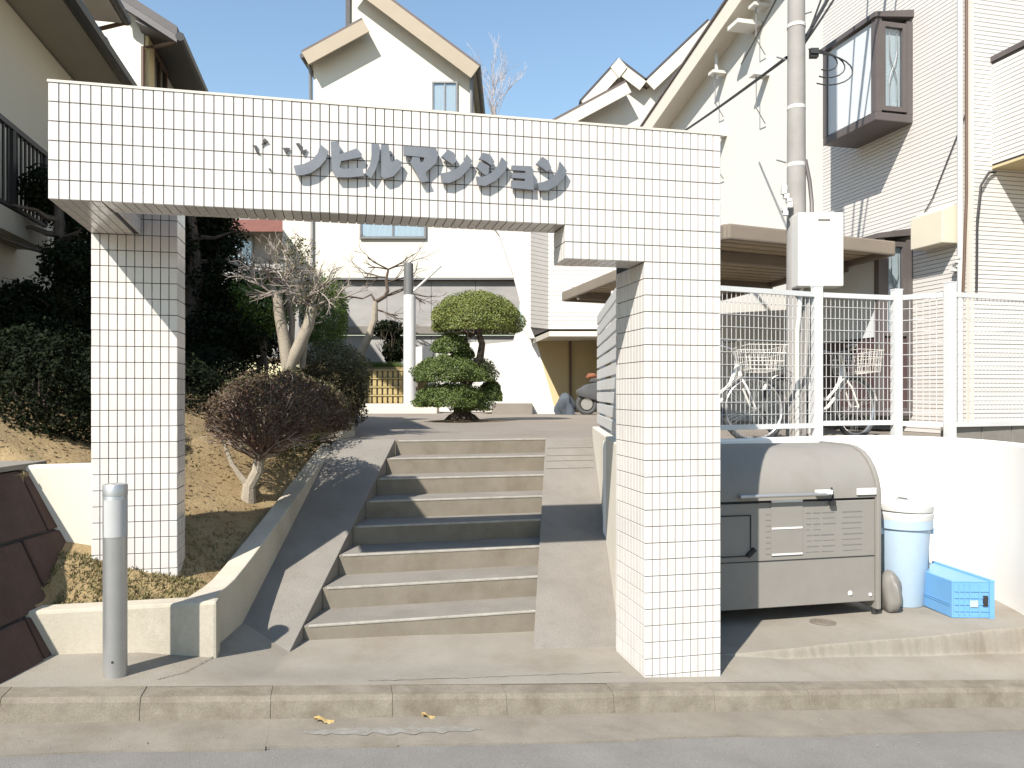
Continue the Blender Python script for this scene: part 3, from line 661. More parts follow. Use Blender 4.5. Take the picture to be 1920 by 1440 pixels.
crown('crown', [dict(c=tuple(P(548, 500, ty)), r=(.28, .25, .2), n=500, shell=.2), dict(c=tuple(P(590, 560, ty)), r=(.25, .25, .2), n=500, shell=.2), dict(c=tuple(P(560, 465, ty)), r=(.2, .2, .14), n=300, shell=.2)], .03, M['leafbush'], tr)

def evergreen(label, x, y, h, rx, k, size=.06, name='evergreen_tree', m='leafdark', zb=None, low=.12):
    z = bed_z(x, y) if zb is None else zb
    t = thing(name, label, 'tree', (x, y, z), None); mb = MB()
    mb.tube([(x, y, z - .2), (x + .05, y, z + h * .4), (x - .04, y, z + h * .92)], [.13, .09, .02], 9)
    for i in range(14):
        hh = z + h * random.uniform(.2, .85); a = random.uniform(0, 6.28); rr = rx * random.uniform(.5, .9)
        mb.tube(wiggle((x, y, hh), (x + rr * math.cos(a), y + rr * math.sin(a), hh + .15 * rr), 4, .05), [.035, .028, .02, .014, .006], 5, False)
    mb.build('trunk', M['barkdark'], t, smooth=True); bl_ = []
    for i in range(16):
        f = random.uniform(low, .95); a = random.uniform(0, 6.28); q = rx * (1.05 - f * .7)
        bl_.append(dict(c=(x + q * .6 * math.cos(a), y + q * .6 * math.sin(a), z + h * f), r=(q * .62, q * .62, h * .13), n=k // 16, shell=.45))
    crown('crown', bl_, size, M[m], t, lump=.22); return t
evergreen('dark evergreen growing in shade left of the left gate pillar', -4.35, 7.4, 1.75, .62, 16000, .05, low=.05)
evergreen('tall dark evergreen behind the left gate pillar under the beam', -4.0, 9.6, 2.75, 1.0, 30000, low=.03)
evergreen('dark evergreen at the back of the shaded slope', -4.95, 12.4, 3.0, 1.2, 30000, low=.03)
bush('shade_fill_hedge', 'added dark hedge filling the shade below the black balcony railing', (-5.2, 7.9, 2.1), (1.0, 1.3, .75), 22000, .045, M['leafdark'])  # added hedges, their dark leaves stand for deep shade on the bank
bush('shade_fill_hedge', 'added dark hedge darkening the soil behind the cream wing wall', (-3.62, 5.85, 1.72), (.62, .42, .52), 16000, .035, M['leafdark'])  # added to cover sunlit soil with dark leaves
bush('shade_fill_hedge', 'added dark hedge filling the shade on the terrace above the battered wall', (-4.2, 6.4, 1.65), (.75, .6, .5), 14000, .04, M['leafdark'])

# ================================================================== COURTYARD: topiary, pole, blocks
ty = 13.3; zc = Z_L
tp = thing('topiary_tree', 'cloud pruned tree of stacked green pads in the courtyard', 'tree', tuple(Vector((PX(865, ty), ty, zc)))); mb = MB()
mb.tube([P(868, 795, ty), P(866, 770, ty), P(862, 745, ty), P(880, 700, ty), P(900, 672, ty), P(904, 645, ty), P(894, 615, ty)], [.22, .15, .11, .085, .07, .06, .05], 10)
for i in range(9):
    a = i / 9 * 6.28; mb.tube([P(866, 775, ty), (PX(866, ty) + .2 * math.cos(a), ty + .2 * math.sin(a), zc + .07), (PX(866, ty) + .34 * math.cos(a), ty + .34 * math.sin(a), zc - .02)], [.08, .06, .02], 6)
for e_ in ((850, 640, 0), (830, 690, -.2), (905, 690, .1), (830, 735, -.1), (915, 735, .2), (870, 650, .1), (930, 600, .1), (860, 600, -.1)):
    mb.tube(wiggle(P(880, min(740, e_[1] + 30), ty), P(e_[0], e_[1], ty + e_[2]), 4, .05), [.05, .045, .035, .025, .015], 6, False)
mb.build('trunk', M['barkdark'], tp, smooth=True)
def pad(a, b, c, d, k, dy=0, size=.034, m='leafpine', flat=-.25, rd=None, shell=.72):
    s_ = ty / F; w = (c - a) / 2 * s_; h = (d - b) * s_ / (1 - flat) ; cz = PZ(d, ty) - flat * h
    return dict(c=(PX((a + c) / 2, ty), ty + dy, cz), r=(w, rd or w * .9, h), n=k, shell=shell, flat=flat, lump=.07 if b < 600 else .16, gaps=0 if b < 600 else .3)
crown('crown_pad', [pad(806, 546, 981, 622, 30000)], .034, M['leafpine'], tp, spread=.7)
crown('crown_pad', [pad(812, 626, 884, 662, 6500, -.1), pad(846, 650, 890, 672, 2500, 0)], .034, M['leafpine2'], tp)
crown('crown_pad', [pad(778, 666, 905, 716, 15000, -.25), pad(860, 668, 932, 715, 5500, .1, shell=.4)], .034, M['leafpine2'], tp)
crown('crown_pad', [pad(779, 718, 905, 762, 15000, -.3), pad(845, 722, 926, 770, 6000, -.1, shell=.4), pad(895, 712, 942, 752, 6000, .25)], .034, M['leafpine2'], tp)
mb = MB()
vs = []; 
for j in range(28):
    a = j / 28 * 6.283; rr = .62 * (1 + .18 * math.sin(3 * a + 1) + .08 * math.sin(7 * a)); vs.append((PX(868, ty) + rr * math.cos(a), ty + rr * .75 * math.sin(a), zc + .004))
mb.add(vs + [(PX(868, ty), ty, zc + .05)], [(j, (j + 1) % 28, 28) for j in range(28)]); o = mb.build('soil_ring', M['soil'], tp, smooth=True)

py_ = 18.9; wp = thing('white_pole', 'thick white round pole with grey top behind the topiary', 'pole', (PX(768, py_), py_, zc))
MB().lathe((PX(768, py_), py_, zc - .05), [(.15, 0), (.15, 2.9), (.148, 2.95)], 28).build('shaft', M['fence'], wp, smooth=True)
MB().lathe((PX(766, py_), py_, zc + 2.85), [(.118, 0), (.118, .82), (.11, .83)], 28).build('top_sleeve', M['sash'], wp, smooth=True)
MB().span(P(776, 545, py_ - .1), P(827, 498, py_ - .4), .05, .04).build('arm', M['fence'], wp)
ky = 18.7; mb = MB().box((PX(700, ky), ky + .3, zc + .1), 3.1, .6, .26); tag(mb.build('planting_kerb', M['cream'], bevel=.03), 'low cream kerb at the foot of the white pole', 'kerb')
yw = thing('block_wall', 'low yellowish wall of upright hollow blocks behind the white pole', 'wall', (PX(700, 19.4), 19.4, zc))
MB().box((PX(690, 19.4), 19.55, PZ(722, 19.4)), 2.5, .25, .80).build('backing', M['block'], yw)
bm_ = MB().box((0, 0, 0), .115, .10, .175); bmesh_o = None
for r_ in range(4):
    for c_ in range(15):
        x = PX(757, 19.4) - .07 - c_ * .132; z = PZ(754, 19.4) + .06 + r_ * .213
        if bmesh_o is None:
            ORG[yw] = ORG[yw]; mb = MB().box((0, 0, 0), .092, .07, .172); me_o = mb.build('block', M['yellowblock'], None, bevel=.012, org=(0, 0, 0)); me_ = me_o.data; bpy.data.objects.remove(me_o); bmesh_o = True
        o = bpy.data.objects.new('block', me_); col.objects.link(o); o.parent = yw; o.location = Vector((x, 19.4, z)) - ORG[yw]
for r_ in range(5):
    MB().box((PX(690, 19.4), 19.39, PZ(754, 19.4) - .045 + r_ * .213), 2.52, .1, .03).build('course_ledge', M['yellowblock'], yw)
pts = [(PX(random.uniform(678, 752), 19.9), 19.6 + random.random() * .8, PZ(690, 19.5) - .02) for _ in range(2500)]
grass_patch('grass_tuft', pts, .16, M['grass'], 'fresh green grass along the top of yellowish block wall')
# camellia and bare tree behind the block wall
MB().box((PX(680, 20.6), 20.7, 1.5), 4.2, 2.0, .84)
tb = MB().box((PX(690, 20.5), 20.55, PZ(700, 20) - .35), 3.4, 1.9, 1.0); tag(tb.build('planting_bank', M['soil']), 'raised soil bank above the yellowish block wall', None, kind='structure')
cb = thing('camellia_bush', 'glossy dark leaved bush between bare tree and white pole', 'bush', (PX(732, 20.3), 20.3, PZ(688, 20.3)))
mb = MB(); [twigs(mb, (PX(735, 20.3), 20.3, PZ(688, 20.3)), (random.gauss(0, .4), random.gauss(0, .4), 1), .5, .02, 2, .6, 5, 3) for _ in range(4)]; mb.build('stem', M['barkdark'], cb)
crown('crown', [dict(c=tuple(P(728, 618, 20.3)), r=(.42, .4, .25), n=1500, shell=.3), dict(c=tuple(P(740, 655, 20.3)), r=(.33, .3, .4), n=1900, shell=.3)], .09, M['leafdark'], cb)
yb_ = 20.2; bt = thing('bare_tree', 'leafless crooked tree in front of grey concrete wall', 'tree', tuple(P(678, 688, yb_))); mb = MB()
mb.tube([P(680, 692, yb_), P(676, 660, yb_), P(692, 630, yb_), P(702, 600, yb_), P(704, 565, yb_)], [.14, .12, .1, .09, .06], 9); mb.build('trunk', M['bark'], bt, smooth=True); mb = MB()
mb.tube([P(704, 566, yb_), P(722, 556, yb_), P(727, 545, yb_), P(724, 525, yb_), P(728, 505, yb_)], [.06, .055, .05, .04, .03], 6)
mb.tube([P(704, 566, yb_), P(696, 552, yb_), P(680, 560, yb_)], [.04, .03, .015], 5)
for a, d in ((P(728, 505, yb_), (-1, 0, .3)), (P(728, 505, yb_), (1, 0, .4)), (P(722, 556, yb_), (1, 0, .2)), (P(704, 580, yb_), (1, 0, -.3)), (P(726, 530, yb_), (1, 0, .2)), (P(724, 520, yb_), (-1, .2, .2)), (P(680, 560, yb_), (-1, 0, .3)), (P(704, 600, yb_), (1, 0, -.6)), (P(760, 545, yb_), (1, 0, -.6))):
    for _ in range(2): twigs(mb, a, d, .62, .022, 3, .6, 4, 2, .02)
mb.build('branches', M['barkdark'], bt)

# ================================================================== CONCRETE WALL AND HOUSES BEHIND
wy = 22.0; cw = thing('concrete_wall', 'tall weathered grey concrete retaining wall below the white gabled house', 'wall', (PX(770, wy), wy, zc))
for k_, (a, b, c, d) in enumerate(((560, 612, 975, 527), (560, 700, 975, 629))):
    m_ = 5
    for i in range(m_):
        x0, x1 = PX(a, wy) + (PX(c, wy) - PX(a, wy)) * i / m_, PX(a, wy) + (PX(c, wy) - PX(a, wy)) * (i + 1) / m_ - .012
        MB().box(((x0 + x1) / 2, wy + .2, (PZ(b, wy) + PZ(d, wy)) / 2), x1 - x0, .4, PZ(d, wy) - PZ(b, wy)).build('panel', M['conwall'], cw)
MB().box((PX(770, wy), wy + .1, (PZ(612, wy) + PZ(627, wy)) / 2), PX(975, wy) - PX(565, wy), .5, .21).build('ledge_shadow', M['block'], cw)  # darker band drawn for the beam shadow across the wall
MB().box((PX(770, wy), wy + .3, 1.7), PX(975, wy) - PX(560, wy) - .02, .3, 1.6).build('footing', M['conwall'], cw)
MB().box((PX(770, wy), wy + .12, PZ(526, wy) + .03), PX(970, wy) - PX(575, wy), .56, .06).build('coping', M['sash'], cw)

def window(parent, c, rx, up, nrm, w, h, bar=.05, mull=True, m='sash', curtain=True, split=.5, name='window'):
    """sash frame with pane and curtain; c is the centre on the wall face"""
    c = Vector(c); mb = MB(); dep = .09
    for s_ in (-1, 1):
        mb.box(c + rx * (s_ * (w - bar) / 2) + nrm * .01, bar, dep, h, rx, nrm, up); mb.box(c + up * (s_ * (h - bar) / 2) + nrm * .0115, w - bar * 2, dep, bar, rx, nrm, up)
    if mull: mb.box(c + rx * (w * (split - .5)) + nrm * .008, bar * .8, dep * .8, h - bar * 2, rx, nrm, up)
    f_ = mb.build(name, M[m], parent)
    MB().box(c + nrm * .03, w - bar * 2, .006, h - bar * 2, rx, nrm, up).build('pane', M['glass'], f_)
    if curtain:
        mb = MB(); k_ = 40; vs = []
        for i in range(k_ + 1):
            x = (i / k_ - .5) * (w - bar * 2.2); vs += [c + rx * x + nrm * (.006 + .005 * math.sin(i * 1.7)) - up * (h / 2 - bar * 1.3), c + rx * x + nrm * (.006 + .005 * math.sin(i * 1.7)) + up * (h / 2 - bar * 1.3)]
        mb.add(vs, [(2 * i, 2 * i + 2, 2 * i + 3, 2 * i + 1) for i in range(k_)]); mb.build('curtain', M['curtain'], f_, smooth=True)
    return f_
XA = Vector((1, 0, 0)); YB = Vector((0, -1, 0))
hy = 23.0; hs = thing('gabled_house', 'tall cream stucco house with beige gable fascia behind the gate', 'house', (PX(740, hy), hy, 4.9))
MB().prism([P(530, 530, hy), P(968, 530, hy), P(968, 310, hy), P(530, 310, hy)], (0, 7, 0)).build('lower_storey', M['cream_house'], hs)
MB().prism([P(588, 318, hy - .012), P(588, 104, hy - .012), P(655, 66, hy - .012), P(655, -28, hy - .012), P(666, -36, hy - .012), P(881, 116, hy - .012), P(881, 318, hy - .012)], (0, 6.5, 0)).build('upper_wall', M['cream_house'], hs)
def slab(parent, a, b, Y, th, depth, over, roofm='roofbrown', fasm='fascia', fth=None, name='roof'):
    """a roof slope seen end on between pixels a and b: dark top sheet, front barge board under it"""
    A = P(*a, Y - over); B = P(*b, Y - over); d = (B - A).normalized(); nn = Vector((-d.z, 0, d.x)); nn = nn if nn.z > 0 else -nn
    r_ = MB().prism([A, B, B + nn * .06, A + nn * .06], (0, depth + over, 0)).build(name, M[roofm], parent)
    MB().prism([A - nn * .004, B - nn * .004, B - nn * th, A - nn * th], (0, .06, 0)).build('barge_board', M[fasm], r_)
    MB().prism([A - nn * .005 + Vector((0, .06, 0)), B - nn * .005 + Vector((0, .06, 0)), B - nn * .1 + Vector((0, .06, 0)), A - nn * .1 + Vector((0, .06, 0))], (0, depth + over - .08, 0)).build('soffit', M['soffit'], r_)
    return r_
slab(hs, (664, -52), (899, 124), hy, .42, 6.6, .5); slab(hs, (566, 98), (680, 36), hy, .40, 6.6, .5)
MB().prism([P(648, 60, hy - .1), P(656, 60, hy - .1), P(656, -40, hy - .1), P(648, -40, hy - .1)], (0, 6, 0)).build('clerestory_trim', M['roofdark'], hs)
MB().prism([P(864, 120, hy - .45), P(894, 130, hy - .45), P(894, 117, hy - .45)], (0, .05, 0)).build('eave_return', M['fascia'], hs)
for x in (566, 896): MB().tube([P(x, 104 if x < 600 else 128, hy - .45), P(x, 104 if x < 600 else 128, hy - .45) + Vector((0, 6.8, 0))], .07, 8).build('gutter', M['roofdark'], hs)
MB().tube([P(574, 112, hy), P(582, 128, hy), P(584, 320, hy)], .055, 8).build('downpipe', M['sash'], hs)
MB().tube([P(884, 130, hy - .1), P(884, 300, hy - .1)], .05, 8).build('downpipe', M['sash'], hs)
MB().tube([P(585, 410, hy - .06), P(585, 524, hy - .06)], .05, 8).build('downpipe', M['conwall'], hs)
window(hs, P(834, 184, hy - .03), XA, UP, YB, 48 * hy / F, 60 * hy / F, .05)
window(hs, P(737, 415, hy - .03), XA, UP, YB, 124 * hy / F, 66 * hy / F, .06)

# far red-roofed house left of it
rh = thing('red_roofed_house', 'distant grey house with red tiled roof glimpsed under the beam', 'house', (PX(470, 27), 27, 4))
MB().box((PX(480, 27), 30, 5.5), 3.2, 5, 5.0).build('wall', M['conwall'], rh)
MB().prism([P(420, 434, 26.6), P(560, 434, 26.6), P(545, 388, 28.5), P(440, 388, 28.5)], (0, .4, .1)).build('roof', M['roofred'], rh)
window(rh, (PX(450, 27.4), 27.47, PZ(470, 27.4)), XA, UP, YB, .9, 1.1)

# houses on the left
h1 = thing('shaded_house', 'cream house in shade with dark eave and black balcony railing on the left', 'house', (-5.6, 7, 1.25))
D1 = n.copy(); S1 = Vector((D1.y, -D1.x, 0))                      # runs back along the slope; S1 points to the steps
W0 = Vector((PX(137, 9.5), 9.5, 0)); 
def H1(t, s_, z): return W0 + D1 * t + S1 * s_ + UP * z
ez = PZ(150, 9.5)
MB().prism([H1(-4.1, 0, 1.0), H1(1.2, 0, 1.0), H1(1.2, 0, ez), H1(-4.1, 0, ez)], S1 * -6).build('wall', M['house_buff'], h1)
r_ = MB().prism([H1(-4.4, .56, ez + .06), H1(1.4, .56, ez + .06), H1(1.4, .56, ez + .14), H1(-4.4, .56, ez + .14)], S1 * -3.2 + UP * 1.2).build('roof', M['roofdark'], h1)
MB().prism([H1(-4.4, .54, ez + .02), H1(1.4, .54, ez + .02), H1(1.4, .54, ez + .055), H1(-4.4, .54, ez + .055)], S1 * -.6).build('soffit', M['soffit'], r_)
MB().tube([H1(-4.45, .6, ez + .07), H1(1.45, .6, ez + .07)], .075, 10).build('gutter', M['black'], r_)
U0 = Vector((PX(170, 10.6), 10.6, 0)); uz = 6.78
def HU(t, s_, z): return U0 + D1 * t + S1 * s_ + UP * z
MB().prism([HU(-5.2, 0, ez), HU(-.3, 0, ez), HU(-.3, 0, uz), HU(-5.2, 0, uz)], S1 * -5).build('upper_wall', M['house_buff'], h1)
r_ = MB().prism([HU(-5.5, .5, uz + .0), HU(-.3, .5, uz + .0), HU(-.3, .5, uz + .12), HU(-5.5, .5, uz + .12)], S1 * -4 + UP * 1.6).build('upper_roof', M['roofdark'], h1)
MB().prism([HU(-5.5, .48, uz - .05), HU(-.33, .48, uz - .05), HU(-.33, .48, uz - .012), HU(-5.5, .48, uz - .012)], S1 * -.52).build('soffit', M['whitefascia'], r_)
MB().tube([HU(-5.5, .52, uz + .02), HU(-.25, .52, uz + .02)], .065, 10).build('gutter', M['black'], r_)
MB().tube([HU(-.28, .5, uz - .02), HU(-.3, .2, uz - .14), HU(-.27, .05, uz - .18), HU(-.26, .05, ez)], .03, 8).build('downpipe', M['doorbrown'], h1)
# balcony with railing
by0 = 7.9; B0 = Vector((PX(85, by0), by0, 0)); zt_, zb_ = PZ(290, by0), PZ(424, by0)
def BL(t, s_, z): return B0 + D1 * t + S1 * s_ + UP * z
MB().prism([BL(-2.4, .02, zb_ - .25), BL(.0, .02, zb_ - .25), BL(.0, .02, zb_ - .04), BL(-2.4, .02, zb_ - .04)], S1 * -.3).build('balcony_floor', M['soffit'], h1)
rl = MB().span(BL(-2.4, 0, zt_), BL(0, 0, zt_), .05, .05); rl.span(BL(-2.4, 0, zb_), BL(0, 0, zb_), .035, .035); rl = rl.build('railing', M['black'], h1)
for i in range(25):
    t = -2.4 + i * 2.38 / 24
    MB().span(BL(t, 0, zb_), BL(t, 0, zt_ - .02), .045 if i % 8 == 0 else .018, .045 if i % 8 == 0 else .018).build('baluster', M['black'], rl)

h2 = thing('dark_roofed_house', 'white rendered house with dark overhanging roof behind the shaded house', 'house', (PX(240, 14.5), 15, 1.5))
y2 = 14.0
MB().prism([P(60, 420, y2), P(270, 420, y2), P(270, 38, y2), P(215, 0, y2), P(60, -90, y2)], D1 * 8).build('wall', M['cream_house'], h2)
A = P(332, 66, y2 - .5); B = P(196, -22, y2 - .5); r_ = MB().prism([A, B, B + UP * .16, A + UP * .16], D1 * 9.5).build('roof', M['roofdark'], h2)
MB().prism([A - UP * .13 + D1 * -.02, B - UP * .13 + D1 * -.02, B - UP * .004, A - UP * .004], D1 * .06).build('barge_board', M['roofdark'], r_)
MB().prism([A - UP * .02 + D1 * .06, A - UP * .02 + Vector((-.75, 0, .35)) + D1 * .06, A - UP * .08 + Vector((-.75, 0, .35)) + D1 * .06, A - UP * .08 + D1 * .06], D1 * 9).build('soffit', M['roofdark'], r_)
MB().tube([A + Vector((.05, 0, -.02)), A + Vector((.05, 0, -.02)) + D1 * 9.5], .08, 8).build('gutter', M['black'], r_)
MB().tube([P(330, 78, y2 - .3), P(290, 88, y2 + .1), P(268, 88, y2 - .06), P(268, 200, y2 - .06)], .035, 8).build('downpipe', M['doorbrown'], h2)
mid = Vector((PX(270, y2), y2, 0)); S2 = S1
window(h2, mid + D1 * 1.0 + S2 * .03 + UP * PZ(150, y2), -D1, UP, S2, 1.1, 1.6, .07, m='doorbrown', curtain=False)
MB().box(mid + D1 * .25 + S2 * .05 + UP * PZ(150, y2), .5, .06, 1.75, D1, S2, UP).build('shutter', M['tan'], h2)
window(h2, P(181, 108, y2 - .03), XA, UP, YB, .36, .75, .05, m='doorbrown', curtain=False)

# leafless tree far off, distance haze mixed into its twig colour
yt = 46; ft = thing('far_tree', 'leafless tree with haze-paled twigs beyond the cream gabled house', 'tree', tuple(P(930, 330, yt))); mb = MB()
mb.tube([P(930, 330, yt), P(928, 260, yt), P(925, 200, yt)], [.3, .22, .14], 8)
for i in range(13):
    a = P(928 + random.uniform(-3, 3), 270 - i * 9, yt); twigs(mb, a, (random.gauss(0, .6), random.gauss(0, .6), 1.1), 1.5, .028, 3, .5, 4, 3, .3)
mb.build('trunk', M['twighaze'], ft)

# ================================================================== RIGHT: low wall by the steps, slatted fence
WD = Vector((.045, .999, 0)); lw = thing('low_wall', 'low cream wall behind the right gate pillar beside the ramp', 'wall', (.75, 6.7, 0))
a = Vector((.735, 5.22, 0)); b = Vector((.735, 5.22, 0)) + WD * 3.2
MB().prism([a + UP * -.1, b + UP * -.1, b + UP * 1.37, a + UP * 1.37], (.16, -.007, 0)).build('wall', M['cream'], lw, bevel=.012)
sf = thing('slat_fence', 'white horizontal slat fence on the low cream wall', 'fence', (.75, 6.7, 1.37))
def SF(t, s_, z): return Vector((.785, 5.1, 0)) + WD * t + Vector((.997, -.075, 0)) * s_ + UP * z
for i in range(10):
    z = 1.46 + i * .118
    MB().box(SF(1.72, .0, z), 3.05, .02, .094, WD, Vector((.997, -.075, .0)), UP).build('slat', M['fence'], sf, bevel=.003)
for t in (.22, 1.7, 3.2): MB().box(SF(t, .045, 2.0), .06, .06, 1.27, WD, Vector((.997, -.075, 0)), UP).build('post', M['fence'], sf)
MB().box(SF(.24, -.005, 1.50), .09, .075, .26, WD, Vector((.997, -.075, 0)), UP).build('post_shoe', M['sash'], sf)
MB().box(SF(.17, -.005, 2.02), .055, .07, 1.30, WD, Vector((.997, -.075, 0)), UP).build('end_post', M['fence'], sf)

# curved white wall round the bin bay
cwl = thing('curved_wall', 'smooth white rendered wall curving round the bin bay', 'wall', (2.6, 7.2, 0)); mb = MB()
pts = [Vector((x, y, 0)) for x, y in WALLP]; fine_ = []
for i in range(len(pts) - 1):                            # smooth the path
    p0, p1, p2, p3 = pts[max(i - 1, 0)], pts[i], pts[i + 1], pts[min(i + 2, len(pts) - 1)]
    for q_ in range(6):
        t = q_ / 6; fine_.append(.5 * ((2 * p1) + (p2 - p0) * t + (2 * p0 - 5 * p1 + 4 * p2 - p3) * t * t + (3 * p1 - p0 - 3 * p2 + p3) * t ** 3))
fine_.append(pts[-1]); vs = []; k = len(fine_)
for i, p in enumerate(fine_):
    d = (fine_[min(i + 1, k - 1)] - fine_[max(i - 1, 0)]).normalized(); o_ = Vector((-d.y, d.x, 0)) * .15
    vs += [p - UP * .3, p + UP * 1.318, p + o_ * .08 + UP * 1.33, p + o_ * .92 + UP * 1.33, p + o_ + UP * 1.318, p + o_ - UP * .3]
fs = [(6 * i + j, 6 * i + 6 + j, 6 * i + 6 + (j + 1) % 6, 6 * i + (j + 1) % 6) for i in range(k - 1) for j in range(6)] + [tuple(range(6)), tuple(range(6 * k - 1, 6 * k - 7, -1))]
mb.add(vs, fs); mb.build('wall', M['whitewall'], cwl, smooth=True)

mb = MB().prism([Vector((3.89, 5.03, -1.2)), Vector((12, 6.93, -1.2)), Vector((12, 6.93, 1.28)), Vector((3.89, 5.03, 1.28))], (-.04, .16, 0))
tag(mb.build('street_wall', M['conwall']), 'grey concrete wall along the street beyond the curved white wall', 'wall')
# mesh fence
mf = thing('mesh_fence', 'white welded mesh fence with square posts on the curved wall', 'fence', (3, 7.3, 1.33))
posts = [(1.45, 6.62), (2.87, 7.24), (3.74, 7.48), (4.10, 7.20)]
for i, (x, y) in enumerate(posts):
    MB().box((x, y, 1.33 + .70), .085 if i else .06, .07, 1.42 + (.06 if i == 3 else 0), g, n).build('post', M['fence'], mf, bevel=.004)
    MB().box((x, y, 2.74 + (.03 if i == 3 else 0)), .09, .075, .012, g, n).build('post_cap', M['fence'], mf)
def mesh_panel(a, b, za, zb):
    a = Vector((*a, 0)); b = Vector((*b, 0)); L_ = (b - a).length; d = (b - a).normalized(); mb = MB()
    k_ = int(L_ / .05)
    for i in range(1, k_): mb.span(a + d * (i * L_ / k_) + UP * za, a + d * (i * L_ / k_) + UP * zb, .0042, .0042)
    k_ = round((zb - za) / .108)
    for i in range(1, k_): mb.span(a + UP * (za + (zb - za) * i / k_) - Vector((-d.y, d.x, 0)) * .007, b + UP * (za + (zb - za) * i / k_) - Vector((-d.y, d.x, 0)) * .005, .0045, .0045)
    o = mb.build('wire_mesh', M['fence'], mf); o['kind'] = 'stuff'
    for z in (za, zb): MB().span(a + UP * z, b + UP * z, .035, .045).build('rail', M['fence'], mf)
mesh_panel((1.49, 6.64), (2.83, 7.22), 1.43, 2.66); mesh_panel((2.92, 7.25), (3.69, 7.47), 1.45, 2.66); mesh_panel((3.79, 7.45), (4.06, 7.24), 1.44, 2.66)
mesh_panel((4.15, 7.22), (5.55, 7.75), 1.44, 2.66)
MB().box((5.58, 7.76, 2.03), .085, .07, 1.42, g, n).build('post', M['fence'], mf, bevel=.004)
bw = thing('block_kerb', 'low grey concrete block course under the right end of mesh fence', 'wall', (4.8, 7.5, 1.2))
d = (Vector((5.55, 7.75, 0)) - Vector((4.12, 7.24, 0))); L_ = d.length; d.normalize()
for i in range(4):
    c = Vector((4.12, 7.24, 1.325)) + d * (.19 + i * .396); MB().box(c + Vector((0, .06, 0)), .386, .12, .19, d, Vector((-d.y, d.x, 0))).build('block', M['block'], bw, bevel=.006)

# ================================================================== APARTMENT BUILDING
FD = Vector((-math.sin(R(13.5)), math.cos(R(13.5)), 0)); FM = Vector((-FD.y, FD.x, 0)); A0 = Vector((5.25, 8.8, 0))
def FA(s_, d_, z): return A0 + FD * s_ + FM * d_ + UP * z
ap = thing('apartment_building', 'cream apartment block with ribbed cladding and brown bay windows', 'building', tuple(FA(2, -1, Z_L)))
SE = 2.70                                                          # cladding ends here, smooth plaster beyond
MB().prism([FA(0.012, -.01, 1.1), FA(SE, -.01, 1.1), FA(SE, -.01, 11.5), FA(.012, -.01, 11.5)], FM * -5).build('clad_wall', M['groove'], ap)
def vz(s_): return 7.30 + (8.63 - s_) * .251                        # underside of the verge
mb = MB().prism([FA(SE + .004, .0, 1.1), FA(11.5, .0, 1.1), FA(11.5, .0, vz(11.5)), FA(SE + .004, .0, vz(SE))], FM * -4.9); mb.build('plaster_wall', M['white'], ap)
def rows_mesh(name, a, b, z0, z1, nrm, parent, pitch=.05, hgt=.043, th=.012, cut=None):
    a = Vector(a); b = Vector(b); L_ = (b - a).length; d = (b - a).normalized(); k_ = int((z1 - z0) / pitch); mb = MB()
    for i in range(k_):
        z = z0 + (i + .5) * pitch
        for (s0, s1) in (cut(z) if cut else [(0, L_)]):
            c = a + d * ((s0 + s1) / 2); mb.box(Vector((c.x, c.y, z)) + nrm * (th / 2), s1 - s0, th, hgt, d, nrm, UP)
    o = mb.build(name, M['siding'], parent); o['kind'] = 'stuff'; return o
rows_mesh('cladding_rows', FA(0.0, -.01, 0), FA(SE, -.01, 0), 1.2, 11.4, FM, ap)
# front return of the corner, parallel to the street, and the projecting balcony
RG = -FD; RM = Vector((FM.x, FM.y, 0))
def FR(s_, d_, z): return A0 + RG * d_ - FM * s_ + UP * z           # s to the right along the front return
MB().prism([FR(.06, -.012, 1.1), FR(3, -.012, 1.1), FR(3, -.012, 11.5), FR(.06, -.012, 11.5)], FD * 4).build('return_wall', M['groove'], ap)
rows_mesh('cladding_rows', FR(.04, -.012, 0), FR(3, -.012, 0), 1.2, 11.4, RG, ap)
MB().box(FR(.02, -.03, 6.2), .05, .05, 10.2, -FM, RG).build('corner_trim', M['whitefascia'], ap)
bz0, bz1 = 4.35, 5.55
MB().prism([FR(.30, 0, bz0), FR(3.0, 0, bz0), FR(3.0, 0, bz1), FR(.30, 0, bz1)], RG * 1.6).build('balcony', M['groove'], ap)
rows_mesh('cladding_rows', FR(.30, 1.6, 0), FR(.30, .0, 0), bz0 + .02, bz1, FM, ap)
rows_mesh('cladding_rows', FR(.30, 1.6, 0), FR(3.0, 1.6, 0), bz0 + .02, bz1, RG, ap)
MB().prism([FR(.27, -.0, bz1), FR(3.0, 0, bz1), FR(3.0, 0, bz1 + .06), FR(.27, 0, bz1 + .06)], RG * 1.66).build('balcony_coping', M['bay'], ap)
MB().prism([FR(.29, .0, bz0 - .03), FR(3.0, 0, bz0 - .03), FR(3.0, 0, bz0 - .002), FR(.29, 0, bz0 - .002)], RG * 1.63).build('balcony_soffit', M['tan'], ap)
MB().prism([FR(.1, 0, 8.2), FR(3.2, 0, 8.2), FR(3.2, 0, 8.4), FR(.1, 0, 8.4)], RG * 1.7).build('upper_canopy', M['whitefascia'], ap)
# sloping verge over the plaster wall
def verge(name, d0, d1, za, zb, m): MB().prism([FA(SE - 1, d0, vz(SE - 1) + za), FA(11.8, d0, vz(11.8) + za), FA(11.8, d0, vz(11.8) + zb), FA(SE - 1, d0, vz(SE - 1) + zb)], FM * (d1 - d0)).build(name, m, ap)
verge('verge_soffit', -.1, .35, .0, .05, M['whitefascia']); verge('verge_board', .355, .40, -.04, .30, M['whitefascia']); verge('verge_roof', -3, .43, .305, .35, M['roofbrown'])
